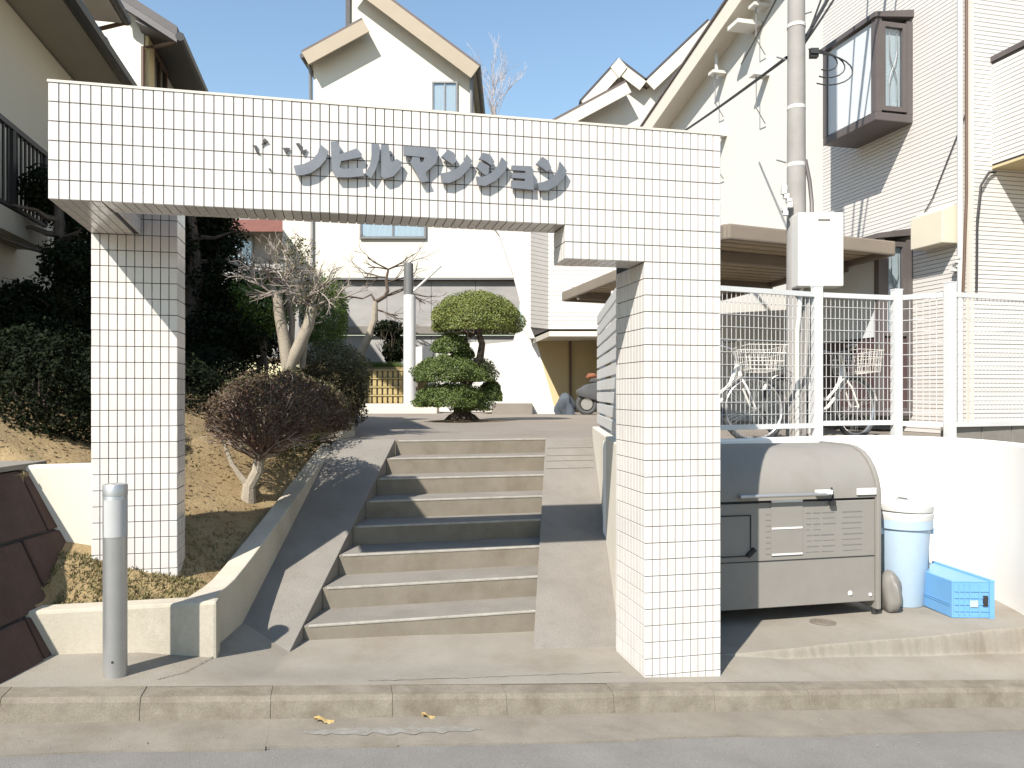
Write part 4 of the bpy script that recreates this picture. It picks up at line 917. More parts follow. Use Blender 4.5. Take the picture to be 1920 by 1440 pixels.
# bays
def bay(s0, s1, d_, z0, z1, gz0, label=None):
    b = MB(); fw = .085
    o = MB().prism([FA(s0, 0, z0 + .0), FA(s0, d_, z0 + .0), FA(s1, d_, z0), FA(s1, 0, z0)], UP * .10).build('bay_window', M['bay'], ap, bevel=.01)
    MB().prism([FA(s0 - .02, 0, z1 - .0), FA(s0 - .02, d_ + .03, z1 - .06), FA(s0 - .02, d_ + .03, z1 - .0), FA(s0 - .02, 0, z1 + .09)], FD * (s1 - s0 + .04)).build('bay_roof', M['bay'], o)
    for (s_, dd) in ((s0 + fw / 2, d_ - fw / 2), (s1 - fw / 2, d_ - fw / 2), (s0 + fw / 2, fw / 2), (s1 - fw / 2, fw / 2)):
        MB().box(FA(s_, dd, (z0 + z1) / 2 + .02), fw, fw, z1 - z0 - .16, FD, FM).build('jamb', M['bay'], o)
    if gz0 > z0 + .12: MB().prism([FA(s0 + .01, 0, z0 + .1), FA(s0 + .01, d_ - .01, z0 + .1), FA(s1 - .01, d_ - .01, z0 + .1), FA(s1 - .01, 0, z0 + .1)], UP * (gz0 - z0 - .1)).build('apron_panel', M['bayred'], o)
    g0 = max(gz0, z0 + .1)
    MB().box(FA((s0 + s1) / 2, d_ - .03, (g0 + z1 - .06) / 2), s1 - s0 - 2 * fw, .012, z1 - g0 - .1, FD, FM).build('front_pane', M['frost'], o)
    # end panel: sash with curtain
    c = FA(s0, d_ / 2, (g0 + z1 - .06) / 2); w = d_ - 2 * fw; h = z1 - g0 - .12
    mb = MB()
    for q in (-1, 1):
        mb.box(c + FM * (q * (w - .06) / 2) + FD * .03, .06, .05, h, FM, FD); mb.box(c + UP * (q * (h - .06) / 2) + FD * .031, w - .12, .05, .06, FM, FD)
    fr_ = mb.build('sash', M['bay'], o)
    MB().box(c + FD * .035, w - .12, .006, h - .12, FM, FD).build('pane', M['glass'], o)
    MB().box(c + FD * .07, w - .08, .01, h - .10, FM, FD).build('curtain', M['curtain'], o)
    mb = MB()
    for q in (-1, 1):
        pth = [c + FM * (q * w * x_) + UP * (h * z_) + FD * .022 for x_, z_ in ((.15, .38), (.15, .18), (.10, .08), (.0, 0), (-.10, -.08), (-.15, -.18), (-.15, -.38))]
        mb.tube(pth, .006, 5)
    mb.build('window_ornament', M['sash'], o); return o
bay(.893, 1.94, .544, 5.13, 6.46, 5.13)
bay(.893, 2.3, .50, 1.45, 3.72, 2.42)
# downpipe, cable, cover box, wall lamp bits
MB().tube([FA(.10, .05, 1.3), FA(.10, .05, 11)], .032, 10).build('downpipe', M['fence'], ap, smooth=True)
MB().tube([FA(.0, .06, 11), FA(.0, .06, 4.0), FA(.02, .07, 3.3), FA(.05, .06, 2.9)], .017, 8).build('cable_duct', M['doorbrown'], ap, smooth=True)
MB().tube([FR(.32, .02, 4.28), FR(.2, .05, 4.26), FR(.08, .06, 4.1), FR(.03, .06, 3.7), FR(.02, .06, 2.9)], .014, 8).build('cable', M['wire'], ap, smooth=True)
MB().prism([FA(.16, 0, 3.48), FA(.16, .24, 3.48), FA(.16, .24, 3.86), FA(.16, .1, 3.93), FA(.16, 0, 3.93)], FD * .50).build('duct_cover', M['beigebox'], ap, bevel=.01)
mb = MB()
for i in range(4): mb.box(FA(.10 + .02 * i, .06 + .03 * (i % 2), 3.30 - i * .045), .06, .06, .03, FD, FM)
mb.build('cable_clamps', M['boxwhite'], ap)
for s_, zt in ((5.6, 7.55), (4.2, 8.1)):                             # stand-off pipes with brackets on the plaster wall
    pz = vz(s_) + .1
    MB().tube([FA(s_, .17, zt), FA(s_, .17, pz + .6)], .032, 8).build('vent_pipe', M['fence'], ap, smooth=True)
    for k_ in range(2):
        z = zt + .1 - k_ * 1.15
        MB().box(FA(s_, .14, z), .18, .30, .05, FD, FM).build('bracket', M['boxwhite'], ap); MB().tube([FA(s_, .2, z), FA(s_, .2, z - .55), FA(s_, .03, z - .8)], .009, 5).build('bracket_stay', M['sash'], ap)
MB().box(FA(4.5, .24, 8.0), .34, .45, .07, FD, FM).build('bracket_shelf', M['boxwhite'], ap)

# bike shelter canopy
cn = thing('cycle_shelter', 'brown flat roofed cycle shelter with ribbed underside coloured tan for bounced light', 'shelter', (2.9, 10, Z_L))
c0 = Vector((2.32, 8.3, 3.5)); c1 = Vector((4.60, 9.28, 3.5)); c3 = Vector((.93, 13.9, 3.5)); c2 = Vector((3.55, 14.9, 3.5))
MB().prism([c0, c1, c2, c3], (0, 0, .05)).build('roof', M['brown'], cn)
for a, b in ((c0, c1), (c1, c2), (c2, c3), (c3, c0)): MB().span(a + UP * -.02, b + UP * -.02, .07, .17).build('fascia', M['brown'], cn, bevel=.02)
for i in range(26):
    t = (i + .5) / 26; a = c0.lerp(c3, t); b = c1.lerp(c2, t); MB().span(a.lerp(b, .03) - UP * .02, a.lerp(b, .97) - UP * .02, .16, .03).build('roof_sheet', M['bouncepanel'], cn)
for t in (.16, .5, .86): MB().span(c0.lerp(c3, t) - UP * .10, c1.lerp(c2, t) - UP * .10, .07, .13).build('beam', M['brown'], cn)
for p in (c1.lerp(c2, .2) + Vector((-.3, -.1, 0)), c1.lerp(c2, .8) + Vector((-.3, -.1, 0))): MB().span(Vector((p.x, p.y, Z_L)), p - UP * .05, .08, .08).build('post', M['brown'], cn)

# entrance wing far back
ew = thing('entrance_wing', 'cream entrance wing over a tan sheltered porch at the back of courtyard', 'building', (PX(1050, 18.6), 18.6, Z_L)); ye = 18.4
MB().prism([P(1028, 618, ye), P(1330, 618, ye), P(1330, 330, ye), P(1028, 330, ye)], (0, 4, 0)).build('upper_wall', M['groove'], ew)
rows_mesh('cladding_rows', P(1028, 0, ye), P(1330, 0, ye), PZ(617, ye), PZ(335, ye), YB, ew, .1, .092)
a = P(1028, 618, ye); b = P(994, 632, 17.9); aa = Vector((a.x, a.y, 0)); bb = Vector((b.x, b.y, 0)); nb = Vector((-(aa - bb).y, (aa - bb).x, 0)).normalized() * -1
MB().prism([a, b, Vector((b.x, b.y, PZ(330, ye))), Vector((a.x, a.y, PZ(330, ye)))], (0, 1.5, 0)).build('splayed_wall', M['groove'], ew)
rows_mesh('cladding_rows', bb, aa, PZ(617, ye), PZ(335, ye), nb, ew, .1, .092)
MB().prism([P(1003, 634, 17.9), P(992, 634, 17.9), P(962, 515, 17.9), P(936, 440, 17.9), P(905, 400, 17.9), P(905, 300, 17.9), P(994, 300, 17.9), P(994, 612, 17.9)], (.0, .25, 0)).build('side_wall', M['white'], ew)
MB().prism([P(1000, 634, 17.95), P(1030, 621, 18.3), P(1330, 621, 18.3), P(1330, 621, 22), P(1000, 634, 22)], (0, 0, -.12)).build('porch_ceiling', M['whitefascia'], ew)
MB().box((PX(1150, 21), 21.2, 2.6), 4.5, .1, 2.8).build('porch_back_wall', M['tan'], ew)
MB().box((PX(1070, 21), 21.1, 2.45), .06, .06, 2.4).build('door_edge', M['doorbrown'], ew)
MB().prism([P(901, 770, 18.3), P(1040, 782, 18.3), P(1042, 772, 18.3), P(1004, 634, 18.3), P(972, 606, 18.3), P(962, 640, 18.3), P(901, 646, 18.3)], (0, .25, 0)).build('flared_wall', M['white'], ew)
MB().prism([P(760, 772, 19.6), P(905, 772, 19.6), P(905, 640, 19.6), P(760, 652, 19.6)], (0, .2, 0)).build('boundary_wall', M['white'], ew)
MB().box((PX(960, 18.2), 18.12, Z_L + .12), .95, .3, .26).build('plinth', M['yard'], ew)
MB().box((PX(925, 19.2), 19.2, Z_L + .3), .4, .5, .55).build('plinth', M['cream'], ew)

# far gabled wing seen over the beam
gy = 21.0; gw = thing('gabled_wing', 'cream gabled roofs with stepped eaves between sky and apartment block', 'building', (PX(1180, gy), gy, 3))
MB().prism([P(1046, 420, gy), P(1046, 238, gy), P(1100, 205, gy), P(1160, 128, gy), P(1212, 168, gy), P(1320, 66, gy), P(1400, 30, gy), P(1400, 420, gy)], (0, 6, 0)).build('wall', M['cream_house'], gw)
slab(gw, (1036, 228), (1174, 154), gy, .30, 1.0, .5, 'roofbrown', 'whitefascia'); slab(gw, (1090, 190), (1161, 112), gy, .30, 6, .3, 'roofdark', 'whitefascia')
slab(gw, (1159, 112), (1212, 152), gy, .30, 6, .3, 'roofdark', 'whitefascia'); slab(gw, (1211, 152), (1330, 38), gy, .32, 6, .3, 'roofdark', 'whitefascia')
MB().prism([P(1160.5, 108, gy - .33), P(1176, 126, gy - .33), P(1160.5, 146, gy - .33), P(1145, 126, gy - .33)], (0, .3, 0)).build('apex_board', M['whitefascia'], gw)
MB().tube([P(1040, 234, gy - .45), P(1040, 234, gy + 1)], .07, 8).build('gutter', M['roofdark'], gw)

# utility pole with cabinet, bands and cables
uy = 8.0; ux = PX(1493, uy); up_ = thing('utility_pole', 'grey concrete service pole carrying a white cabinet behind mesh fence', 'pole', (ux, uy, Z_L))
MB().lathe((ux, uy, Z_L - .05), [(.105, 0), (.088, 4.4), (.075, 8)], 28).build('shaft', M['pole'], up_, smooth=True)
for y_ in (50, 203, 310): MB().lathe((ux, uy, PZ(y_, uy)), [(.094, -.018), (.094, .018)], 28).build('band', M['boxwhite'], up_, smooth=True)
MB().box((PX(1529, uy - .16), uy - .2, PZ(472, uy - .16)), .455, .2, .74).build('cabinet', M['boxwhite'], up_, bevel=.012)
MB().box((PX(1545, uy - .3), uy - .304, PZ(412, uy - .3)), .12, .004, .018).build('cabinet_label', M['print'], up_)
for i, x in enumerate((1497, 1510, 1522)):
    MB().tube([P(x + 6, 540, uy - .14), P(x + 4 + 6 * (i - 1), 620, uy - .13), P(x - 2, 720, uy - .13), (PX(x - 2, uy - .13), uy - .13, Z_L - .02)], .022, 8).build('conduit', M['pole'] if i % 2 else M['boxwhite'], up_, smooth=True)
MB().tube([P(1510, 300, uy - .05), P(1518, 340, uy - .06), P(1522, 380, uy - .08), P(1522, 420, uy - .12)], .022, 8).build('conduit', M['bay'], up_, smooth=True)
mb = MB()
for i in range(7): mb.box(P(1474 + random.uniform(-5, 9), 352 + i * 8, uy - .11), .05, .05, .035 + random.random() * .03)
mb.build('terminal_clamps', M['boxwhite'], up_)
for y_, x_ in ((112, 1474), (305, 1474), (27, 1506)): MB().span(P(x_, y_, uy), P(x_ - 18 if x_ < 1500 else x_ + 16, y_ - 5, uy), .012, .012).build('step_bolt', M['sash'], up_)
wr = thing('overhead_cables', 'black overhead service cables looping from the pole to the buildings', 'cable', tuple(P(1500, 100, uy)))
def cable(a, b, r_, sag=.1, k_=14): MB().tube([Vector(a).lerp(Vector(b), i / k_) - UP * (sag * 4 * (i / k_) * (1 - i / k_)) for i in range(k_ + 1)], r_, 6, False).build('cable', M['wire'], wr, smooth=True)
cable(P(1475, 108, uy), P(1270, 254, 14), .018, .02); cable(P(1475, -40, uy), P(1390, 120, 12), .012, .02)
cable(P(1508, 75, uy), FA(.9, .3, 8.3), .02, .08); cable(P(1508, 82, uy), FA(.7, .25, 8.2), .012, .1); cable(P(1508, 84, uy), FA(1.2, .4, 8.6), .012, .05)
for q in range(3):
    lp = [P(1516, 92 + q * 5, uy - .1) + Vector(((.16 + .06 * q) * math.sin(t) * 1.2 + .06 * t, -.02 * q, -.11 * (1 - math.cos(t)) * (1 + .25 * q))) for t in np.linspace(0, 3.6, 14)]
    MB().tube(lp, .007, 6, False).build('cable', M['wire'], wr, smooth=True)
MB().box(P(1526, 100, uy - .1), .08, .06, .09).build('splice_box', M['wire'], wr)
sx_ = [FA(.05, .02, 4.95), FA(.55, .02, 4.1), FA(.78, .02, 3.85)]
MB().tube(sx_, .007, 5, False).build('stay_wire', M['wire'], ap)

# ================================================================== BICYCLES
def bicycle(label, group):
    t = thing('bicycle', label, 'bicycle', (0, 0, 0), group); r_ = .33
    for x, nm in ((0, 'front_wheel'), (-1.08, 'rear_wheel')):
        mb = MB(); pth = [Vector((x + r_ * math.cos(a), 0, r_ + r_ * math.sin(a))) for a in np.linspace(0, 2 * math.pi, 41)]
        mb.tube(pth, .024, 8, False); w = mb.build(nm, M['rubber'], t, smooth=True)
        mb = MB(); pth = [Vector((x + (r_ - .028) * math.cos(a), 0, r_ + (r_ - .028) * math.sin(a))) for a in np.linspace(0, 2 * math.pi, 41)]
        mb.tube(pth, .014, 6, False)
        for i in range(24): a = i / 24 * 6.283; mb.span((x, .02 * (-1) ** i, r_), (x + (r_ - .03) * math.cos(a + .2 * (-1) ** (i // 2)), 0, r_ + (r_ - .03) * math.sin(a + .2 * (-1) ** (i // 2))), .0025, .0025)
        mb.lathe((x, -.04, r_), [(.022, 0), (.022, .08)], 12, Vector((0, 1, 0))); mb.build('rim', M['chrome'], w, smooth=True)
        mb = MB(); pth = [Vector((x + (r_ + .035) * math.cos(a), 0, r_ + (r_ + .035) * math.sin(a))) for a in np.linspace(.2, 2.6, 18)]
        for i in range(17): 
            a, b = pth[i], pth[i + 1]; mb.add([a + Vector((0, -.025, 0)), b + Vector((0, -.025, 0)), b + Vector((0, .025, 0)), a + Vector((0, .025, 0))], [(0, 1, 2, 3)])
        mb.build('mudguard', M['bikewhite'], w, smooth=True)
    mb = MB(); bb_ = (-.63, 0, .29); hd = (-.16, 0, .78); hd2 = (-.13, 0, .66); stp = (-.78, 0, .78)
    mb.tube([hd, (-.3, 0, .45), (-.45, 0, .33), bb_], .019, 8); mb.tube([hd2, (-.45, 0, .42), (-.70, 0, .50)], .016, 8); mb.tube([bb_, stp], .017, 8); mb.tube([hd, hd2], .022, 8)
    for s_ in (-.05, .05):
        mb.tube([bb_, (-1.08, s_, .33)], .010, 6); mb.tube([(-.73, 0, .6), (-1.08, s_, .33)], .009, 6); mb.tube([hd2, (-.09, s_, .55), (0, s_, .33)], .011, 6)
    mb.build('frame', M['bikewhite'], t, smooth=True)
    mb = MB(); mb.tube([hd, (-.19, 0, .92)], .014, 8); mb.tube([(-.38, -.27, .98), (-.22, -.24, 1.0), (-.17, -.1, .95), (-.18, 0, .93), (-.17, .1, .95), (-.22, .24, 1.0), (-.38, .27, .98)], .012, 8); mb.build('handlebar', M['chrome'], t, smooth=True)
    for s_ in (-1, 1): MB().tube([(-.28, s_ * .255, .99), (-.42, s_ * .275, .975)], .017, 8).build('grip', M['rubber'], t, smooth=True)
    MB().tube([stp, (-.81, 0, .88)], .013, 8).build('seat_post', M['chrome'], t); sd = MB().prism([(-.60, .025, .89), (-.60, -.025, .89), (-.78, -.06, .90), (-.90, -.10, .91), (-.92, 0, .92), (-.90, .10, .91), (-.78, .06, .90)], (0, 0, .05)); sd.build('saddle', M['rubber'], t, bevel=.015)
    mb = MB(); mb.lathe((-.63, -.03, .29), [(.085, 0), (.085, .008)], 20, Vector((0, 1, 0)))
    for s_ in (-1, 1): mb.span((-.63, s_ * .07, .29), (-.63 + s_ * .12, s_ * .07, .29 - s_ * .12), .02, .012); mb.box((-.63 + s_ * .12, s_ * .12, .29 - s_ * .12), .09, .08, .02)
    mb.build('crankset', M['chrome'], t); 
    mb = MB(); x0, x1, z0, z1, w = -.10, .24, .72, .96, .17
    for z in (z0, .80, .88, z1):
        e_ = (z - z0) / (z1 - z0) * .04
        q = [(x0 - e_, -w - e_, z), (x1 + e_, -w - e_, z), (x1 + e_, w + e_, z), (x0 - e_, w + e_, z), (x0 - e_, -w - e_, z)]
        mb.tube(q, .004, 5)
    for i in range(9):
        x = x0 + (x1 - x0) * i / 8
        for s_ in (-1, 1): mb.span((x, s_ * w, z0), (x, s_ * (w + .04), z1), .003, .003)
        mb.span((x, -w, z0), (x, w, z0), .003, .003)
    for i in range(8):
        y = -w + 2 * w * i / 7; mb.span((x0, y, z0), (x0 - .03, y, z1), .003, .003); mb.span((x1, y, z0), (x1 + .04, y, z1), .003, .003)
    mb.build('basket', M['bikewhite'], t)
    mb = MB(); mb.span((-1.2, -.06, .70), (-.85, -.06, .70), .012, .012); mb.span((-1.2, .06, .70), (-.85, .06, .70), .012, .012); mb.box((-1.03, 0, .705), .3, .12, .01); mb.span((-1.08, .06, .33), (-1.1, .06, .70), .009, .009); mb.build('carrier', M['chrome'], t)
    MB().tube([(-1.0, -.08, .3), (-1.05, -.13, .02)], .009, 6).build('kickstand', M['chrome'], t)
    return t
bk = bicycle('pale bicycle with wire basket parked beside the gate pillar behind mesh fence', 'bicycles behind the mesh fence')
bk2 = copy_tree(bk); bk2['label'] = 'pale bicycle parked right of the service pole behind mesh fence'
bk.location = (PX(1415, 7.75), 7.75, Z_L - .005); bk.rotation_euler = (R(-4), 0, R(8))
bk2.location = (PX(1606, 8.6), 8.6, Z_L - .005); bk2.rotation_euler = (R(-4), 0, R(28))

# scooter under the porch
sc_ = thing('scooter', 'dark scooter parked under the tan porch', 'scooter', (PX(1100, 17.6), 17.6, Z_L))
sx0 = PX(1100, 17.6)
for dx in (0, 1.2): 
    w = MB().tube([(sx0 + dx + .2 * math.cos(a), 17.6, Z_L + .24 + .2 * math.sin(a)) for a in np.linspace(0, 6.283, 25)], .055, 8, False).build('wheel', M['rubber'], sc_, smooth=True)
    MB().lathe((sx0 + dx, 17.55, Z_L + .24), [(.13, 0), (.13, .1)], 20, Vector((0, 1, 0))).build('hub', M['chrome'], w)
MB().prism([(sx0 - .25, 17.48, Z_L + .55), (sx0 - .2, 17.48, Z_L + .42), (sx0 + .3, 17.48, Z_L + .3), (sx0 + .7, 17.48, Z_L + .28), (sx0 + 1.15, 17.48, Z_L + .45), (sx0 + 1.05, 17.48, Z_L + .75), (sx0 + .5, 17.48, Z_L + .70), (sx0 + .2, 17.48, Z_L + .74), (sx0 - .05, 17.48, Z_L + .68)], (0, .26, 0)).build('body', M['scooter'], sc_, bevel=.05, smooth=True)
MB().prism([(sx0 + .05, 17.5, Z_L + .74), (sx0 + .65, 17.5, Z_L + .72), (sx0 + .6, 17.5, Z_L + .82), (sx0 + .1, 17.5, Z_L + .84)], (0, .24, 0)).build('seat', M['rubber'], sc_, bevel=.03)
MB().tube([(sx0 + 1.15, 17.6, Z_L + .4), (sx0 + 1.0, 17.6, Z_L + .98)], .03, 8).build('steering_column', M['scooter'], sc_)
MB().tube([(sx0 + .98, 17.35, Z_L + 1.0), (sx0 + 1.0, 17.6, Z_L + .98), (sx0 + .98, 17.85, Z_L + 1.0)], .016, 8).build('handlebar', M['chrome'], sc_)
V_, N_ = blob_points((PX(1062, 17.7), 17.6, Z_L + .16), (.22, .25, .34), 10, 1)
def lump(name, label, cat, c, r, m, sq=.2, lo=-.5):
    mb = MB(); k1, k2 = 22, 12; c = Vector(c); vs = []; ph = random.random() * 6
    for i in range(k2 + 1):
        th = math.pi * i / k2
        for j in range(k1):
            a = 2 * math.pi * j / k1; w = 1 + sq * (math.sin(2 * a + ph + 3 * th) * .4 + math.sin(5 * a - 2 * th + ph) * .3)
            z = max(lo, math.cos(th)); vs.append(c + Vector((r[0] * math.sin(th) * math.cos(a) * w, r[1] * math.sin(th) * math.sin(a) * w, r[2] * z)))
    mb.add(vs, [(i * k1 + j, i * k1 + (j + 1) % k1, (i + 1) * k1 + (j + 1) % k1, (i + 1) * k1 + j) for i in range(k2) for j in range(k1)])
    return tag(mb.build(name, m, smooth=True), label, cat)
lump('covered_bundle', 'crumpled blue grey covered bundle at the foot of flared wall', 'bundle', (PX(1060, 17.7), 17.7, Z_L + .16), (.2, .18, .34), M['jeans'], .6)
lump('cloth_bag', 'orange and white cloth bag on the scooter seat', 'bag', (sx0 + .12, 17.6, Z_L + .87), (.13, .11, .08), M['orange'], .3)

# ================================================================== BIN BAY: storage bin, pail, crate
FRp = Vector((2.84, 5.92, 0)); bw_ = 1.85; zb0 = .03
bn = thing('garbage_bin', 'large beige grey steel garbage locker with rounded lid beside right gate pillar', 'bin', tuple(FRp - g * (bw_ / 2) + n * .35 + UP * zb0))
def BN(t, d_, z): return FRp - g * t + n * d_ + UP * (zb0 + z)       # t leftwards, d back
lidp = [(0.0, .905), (.004, .96), (.022, 1.03), (.06, 1.11), (.115, 1.18), (.19, 1.235), (.28, 1.268), (.38, 1.28), (.72, 1.28), (.72, .905)]
body = [(0.0, .105), (0.0, .885), (.72, .885), (.72, .105)]
mb = MB().prism([BN(.045, d_ + .012, z) for d_, z in body], -g * (bw_ - .09)); mb.build('body', M['binpaint'], bn, bevel=.006)
mb = MB().prism([BN(.045, d_ + .004, z) for d_, z in lidp], -g * (bw_ - .09)); lid = mb.build('lid', M['binpaint'], bn, smooth=True)
MB().prism([BN(.05, .03, .88), BN(.05, .03, .91), BN(.05, .7, .91), BN(.05, .7, .88)], -g * (bw_ - .1)).build('gap_shade', M['bingap'], bn)  # black strip set in the lid gap for its darkness
full = [(-.006, .04)] + [(d_ - .01, z + .012) for d_, z in lidp[:-2]] + [(.73, 1.292), (.73, .04)]
for t0 in (0, bw_ - .042): MB().prism([BN(t0, d_, z) for d_, z in full], -g * .042).build('side_panel', M['binpaint'], bn, bevel=.012, smooth=True)
for t0 in (.02, bw_ - .02):
    for d_ in (.05, .66): MB().lathe(BN(t0, d_, -.02), [(.022, 0), (.022, .07)], 12).build('foot', M['bingap'], bn)
h_ = MB(); h_.tube([BN(1.20, -.005, .945), BN(1.20, -.045, .945), BN(1.17, -.05, .947), BN(.52, -.05, .947), BN(.49, -.045, .947), BN(.49, -.005, .947)], .014, 10); h_.build('handle', M['alu'], bn, smooth=True)
mb = MB(); mb.box(BN(.52, -.035, .962), .12, .05, .03, g, n); mb.build('handle_bracket', M['paper'], bn)
mb = MB(); mb.tube([BN(.43, .0, .99), BN(.425, -.01, .95), BN(.43, -.012, .88)], .006, 6); mb.box(BN(.43, -.014, .87), .045, .02, .035, g, n); mb.build('latch', M['bingap'], bn)
MB().box(BN(.13, -.004, .952), .165, .012, .05, g, n).build('maker_label', M['paper'], bn)
MB().box(BN(bw_ / 2, .0105, .455), bw_ - .1, .006, .006, g, n).build('seam', M['bingap'], bn)
# notice plate: two panels framed by white strips and faded printed lines
pl = MB().box(BN(.80, .009, .70), .262, .006, .41, g, n).build('notice_plate', M['binpaint'], bn)
for z in (.895, .695, .50): MB().box(BN(.80, .005, z), .255, .006, .013, g, n).build('plate_strip', M['paper'], pl)
for i in range(8):
    z = .80 - i * .042
    for a, b in ((.64, .60), (.58, .52), (.50, .39), (.33, .16)):
        if random.random() < .12: continue
        MB().box(BN((a + b) / 2 + random.uniform(-.01, .01), .0112, z), a - b, .003, .008 if i % 2 == 0 else .003, g, n).build('printed_line', M['print'], bn)
    MB().box(BN(.955, .0112, z), .04, .003, .004, g, n).build('printed_line', M['print'], bn)
MB().tube([BN(1.45, .006, .80), BN(1.10, .006, .80), BN(1.10, .006, .50), BN(1.45, .006, .50)], .005, 5).build('frame_outline', M['bingap'], bn)
MB().span(BN(1.13, .0, .50), BN(1.07, .0, .55), .025, .03).build('hook', M['bingap'], bn)
for t, z, s_ in ((.26, .175, .02), (.085, .155, .014)): MB().lathe(BN(t, .012, z), [(s_, 0), (s_ * .6, .01)], 12, -n).build('plug', M['paper'], bn)

px_, py2 = PX(1692, 6.28), 6.28; pz0 = ground_z(px_, py2)
pa = thing('garbage_pail', 'pale blue round garbage pail with two stacked white lids', 'pail', (px_, py2, pz0))
MB().lathe((px_, py2, pz0), [(.16, 0), (.165, .01), (.203, .60), (.205, .62), (.222, .625), (.224, .70), (.215, .71), (.2, .71)], 40).build('body', M['pail'], pa, smooth=True)
for z, tilt in ((.715, .0), (.775, .035)):
    mb = MB(); mb.lathe((px_, py2, pz0 + z), [(.224, -.02), (.228, 0), (.228, .03), (.205, .045), (.06, .062), (.02, .062)], 40); 
    for v_ in range(len(mb.v)): x, y, zz = mb.v[v_]; mb.v[v_] = (x, y, zz + tilt * ((px_ + .2) - x))
    mb.build('lid', M['pailwhite'], pa, smooth=True)
MB().tube([(px_ - .07, py2 - .02, pz0 + .845), (px_ - .05, py2 - .02, pz0 + .86), (px_ + .02, py2 - .02, pz0 + .852), (px_ + .04, py2 - .02, pz0 + .835)], .008, 6).build('lid_handle', M['sash'], pa)
for s_ in (-1, 1): MB().box((px_ + s_ * .205, py2 - .02, pz0 + .60), .035, .12, .06).build('carry_grip', M['pail'], pa, bevel=.01)
MB().box((px_ + .19, py2 + .02, pz0 + .42), .04, .1, .3).build('clip', M['bag'], pa, bevel=.015)
MB().box((px_ + .02, py2 - .23, ground_z(px_, py2 - .23) + .006), .16, .1, .006)
# grey plastic sack leaning between bin and pail
sk = (PX(1671, 6.02), 6.05); 
lump('rubbish_sack', 'small grey rubbish sack slumped between garbage locker and pail', 'sack', (sk[0], sk[1], ground_z(*sk) + .14), (.075, .12, .18), M['bag'], .3, -.8)
# crate on its side
ca = Vector((3.335, 5.83, ground_z(3.335, 5.83) + .004)); cx = Vector((.985, -.03, 0)).normalized(); cyv = Vector((-.10, .995, 0)).normalized()
cr = thing('plastic_crate', 'bright blue plastic crate lying on its side before the curved wall', 'crate', tuple(ca))
CW, CL, CH = .305, .66, .28; tw = .012
def CR(a, b, c): return ca + cx * a + cyv * b + UP * c
def cbox(mb, a0, a1, b0, b1, c0, c1): return mb.box(CR((a0 + a1) / 2, (b0 + b1) / 2, (c0 + c1) / 2), a1 - a0, b1 - b0, c1 - c0, cx, cyv, UP)
mb = MB(); cbox(mb, 0, tw, 0, CL, 0, CH); mb.build('base', M['crate'], cr, bevel=.004)
mb = MB(); cbox(mb, tw, CW, 0, CL, CH - tw, CH - .001); cbox(mb, tw, CW, 0, CL, .001, tw); mb.build('long_side', M['crate'], cr, bevel=.004)
mb = MB(); cbox(mb, tw, CW - .03, .001, tw, tw, CH - tw); mb2 = MB(); cbox(mb2, tw, CW, CL - tw, CL - .001, tw, CH - tw); mb2.build('end_panel', M['crate'], cr)
for z in (.05, .10, .15, .20): cbox(mb, .02, CW - .03, -.006, .002, z, z + .008)
for x in (.05, .09, .13, .20): cbox(mb, x, x + .008, -.0045, .003, .02, CH - .02)
mb.build('end_panel', M['crate'], cr)
mb = MB(); cbox(mb, CW - .03, CW + .006, -.012, CL + .012, -.004, .012); cbox(mb, CW - .03, CW + .006, -.012, CL + .012, CH - .012, CH + .010); cbox(mb, CW - .03, CW + .005, -.012, .01, .012, CH - .012); cbox(mb, CW - .03, CW + .005, CL - .01, CL + .012, .012, CH - .012); mb.build('rim', M['crate'], cr, bevel=.003)
mb = MB(); cbox(mb, CW - .075, CW - .04, -.008, .0, .09, .17); mb.build('hand_hole', M['bingap'], cr)
mb = MB(); cbox(mb, .13, .19, -.008, -.005, .085, .135); mb.build('label', M['pail'], cr)
for z in (.085, .10): mb = MB(); cbox(mb, -.004, .003, .02, CL - .02, z, z + .005); mb.build('rib', M['crate'], cr)

# manhole lid and street litter
mx, my = PX(1543, 5.75), 5.75; mz = ground_z(mx, my)
mh = MB().lathe((mx, my, mz - .004), [(.095, 0), (.095, .009), (.085, .010), (.083, .007), (.06, .007), (.058, .011), (.02, .011)], 32); tag(mh.build('inlet_cover', M['iron'], smooth=True), 'small round rusty iron cover in the concrete before garbage locker', 'cover')
def street_z(x, y): q = Vector((x, y, 0)) - G0; return kz(q.dot(g)) - .1225
for (a, b, s_, lab) in ((608, 1356, .05, 'curled ochre dead leaf lying in the gutter'), (803, 1348, .035, 'small pale dead leaf lying against the kerb')):
    for Y in np.arange(3.2, 4.6, .002):
        if P(a, b, Y).z <= street_z(PX(a, Y), Y) + .004: break
    c = Vector((PX(a, Y), Y, street_z(PX(a, Y), Y) + .016)); mb = MB(); k_ = 9; vs = []
    for i in range(k_):
        t = i / (k_ - 1); w = s_ * .45 * math.sin(math.pi * min(1, t * 1.02 + .04)) ** .7 * (1 + .3 * (-1) ** i)
        for q in (-1, 0, 1): vs.append(c + g * ((t - .5) * 2 * s_) + n * (q * w) + UP * (.006 + .018 * abs(q) * math.sin(2 + 3 * t) + .006 * math.sin(5 * t)))
    mb.add(vs, [(3 * i + j, 3 * i + 3 + j, 3 * i + 4 + j, 3 * i + 1 + j) for i in range(k_ - 1) for j in range(2)]); tag(mb.build('dead_leaf', M['deadleaf'], smooth=True), lab, 'leaf')

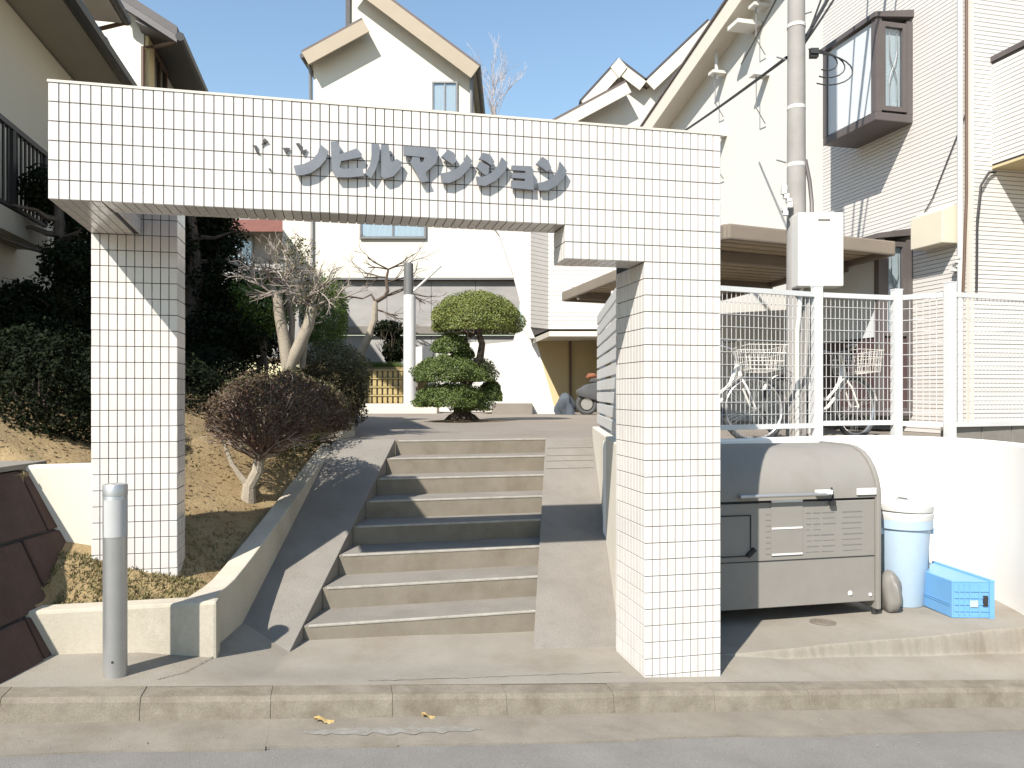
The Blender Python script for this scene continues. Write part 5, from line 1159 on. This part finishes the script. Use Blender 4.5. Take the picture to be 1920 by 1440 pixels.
# pale cement smears dried on the gutter
def smear(px0, px1, py, w, dz):
    mb = MB(); k_ = 26; top = []; bot = []
    for i in range(k_ + 1):
        t = i / k_; a = px0 + (px1 - px0) * t; b = py + random.uniform(-1.2, 1.2) - 6 * t
        Y = 3.9
        for _ in range(30): Y = (H - street_z(PX(a, Y), Y) - .006) * F / (b - HY)
        hw = w * math.sin(math.pi * (t * .96 + .02)) ** .5 * random.uniform(.5, 1.2); c = Vector((PX(a, Y), Y, street_z(PX(a, Y), Y) + .0045 + dz))
        top.append(c + n * hw); bot.append(c - n * hw)
    for i in range(k_): mb.add([bot[i], bot[i + 1], top[i + 1], top[i]], [(0, 1, 2, 3)])
    o = mb.build('cement_smear', M['smear'], gut)
smear(570, 905, 1372, .045, 0)

# construction joint and crack in the pavement, thin ribbons lying on its surface
def ribbon(pix, w, m, name):
    mb = MB(); pts = []
    for i in range(len(pix) - 1):
        for q in range(14):
            t = q / 14; a = pix[i][0] + (pix[i + 1][0] - pix[i][0]) * t; b = pix[i][1] + (pix[i + 1][1] - pix[i][1]) * t + random.uniform(-.8, .8)
            Y = 4.4
            for _ in range(40): Y = .5 * Y + .5 * (H - ground_z(PX(a, Y), Y)) * F / (b - HY)
            pts.append(Vector((PX(a, Y), Y, ground_z(PX(a, Y), Y) + .0035)))
    for p, q in zip(pts, pts[1:]):
        d = (q - p); d.z = 0; d.normalize(); o_ = Vector((-d.y, d.x, 0)) * w * random.uniform(.6, 1.2); mb.add([p - o_, q - o_, q + o_, p + o_], [(0, 1, 2, 3)])
    o = mb.build(name, m, PAVE)
PAVE = bpy.data.objects['pavement']; ORG[PAVE] = Vector((0, 0, 0))
ribbon([(690, 1277), (860, 1272), (960, 1268), (1180, 1260)], .004, M['smear'], 'joint_ridge')
ribbon([(398, 1232), (345, 1262), (290, 1276)], .0025, M['crackdark'], 'crack')
# grit scattered in the gutter and on the street
tet = np.array([(1, 0, -.5), (-.5, .87, -.5), (-.5, -.87, -.5), (0, 0, .8)]); GV = []; GF = []
for i in range(900):
    u = random.uniform(-.6, 5.2); v = random.choice((random.uniform(-.53, -.26), random.uniform(-.30, -.255), random.uniform(-1.3, -.5), random.uniform(-.05, .5)))
    p = G(u, v, 0); z = ground_z(p.x, p.y) if v > V_K else (kz(u) - (.128 if v < -.53 else .117))
    r_ = random.uniform(.0015, .0042) * (1.6 if random.random() < .06 else 1); a = random.uniform(0, 6.28)
    c_, s_ = math.cos(a), math.sin(a); q = tet * r_ * np.array([1, random.uniform(.6, 1.2), .8]); q = np.stack([q[:, 0] * c_ - q[:, 1] * s_, q[:, 0] * s_ + q[:, 1] * c_, q[:, 2]], 1)
    k_ = len(GV) * 4; GV.append(q + np.array([p.x, p.y, z + r_ * .3])); GF += [(k_, k_ + 1, k_ + 3), (k_ + 1, k_ + 2, k_ + 3), (k_ + 2, k_, k_ + 3), (k_ + 2, k_ + 1, k_)]
o = bulk('street_grit', np.concatenate(GV), np.array(GF), M['smear']); tag(o, 'loose pale grit scattered over gutter and street', None, kind='stuff')
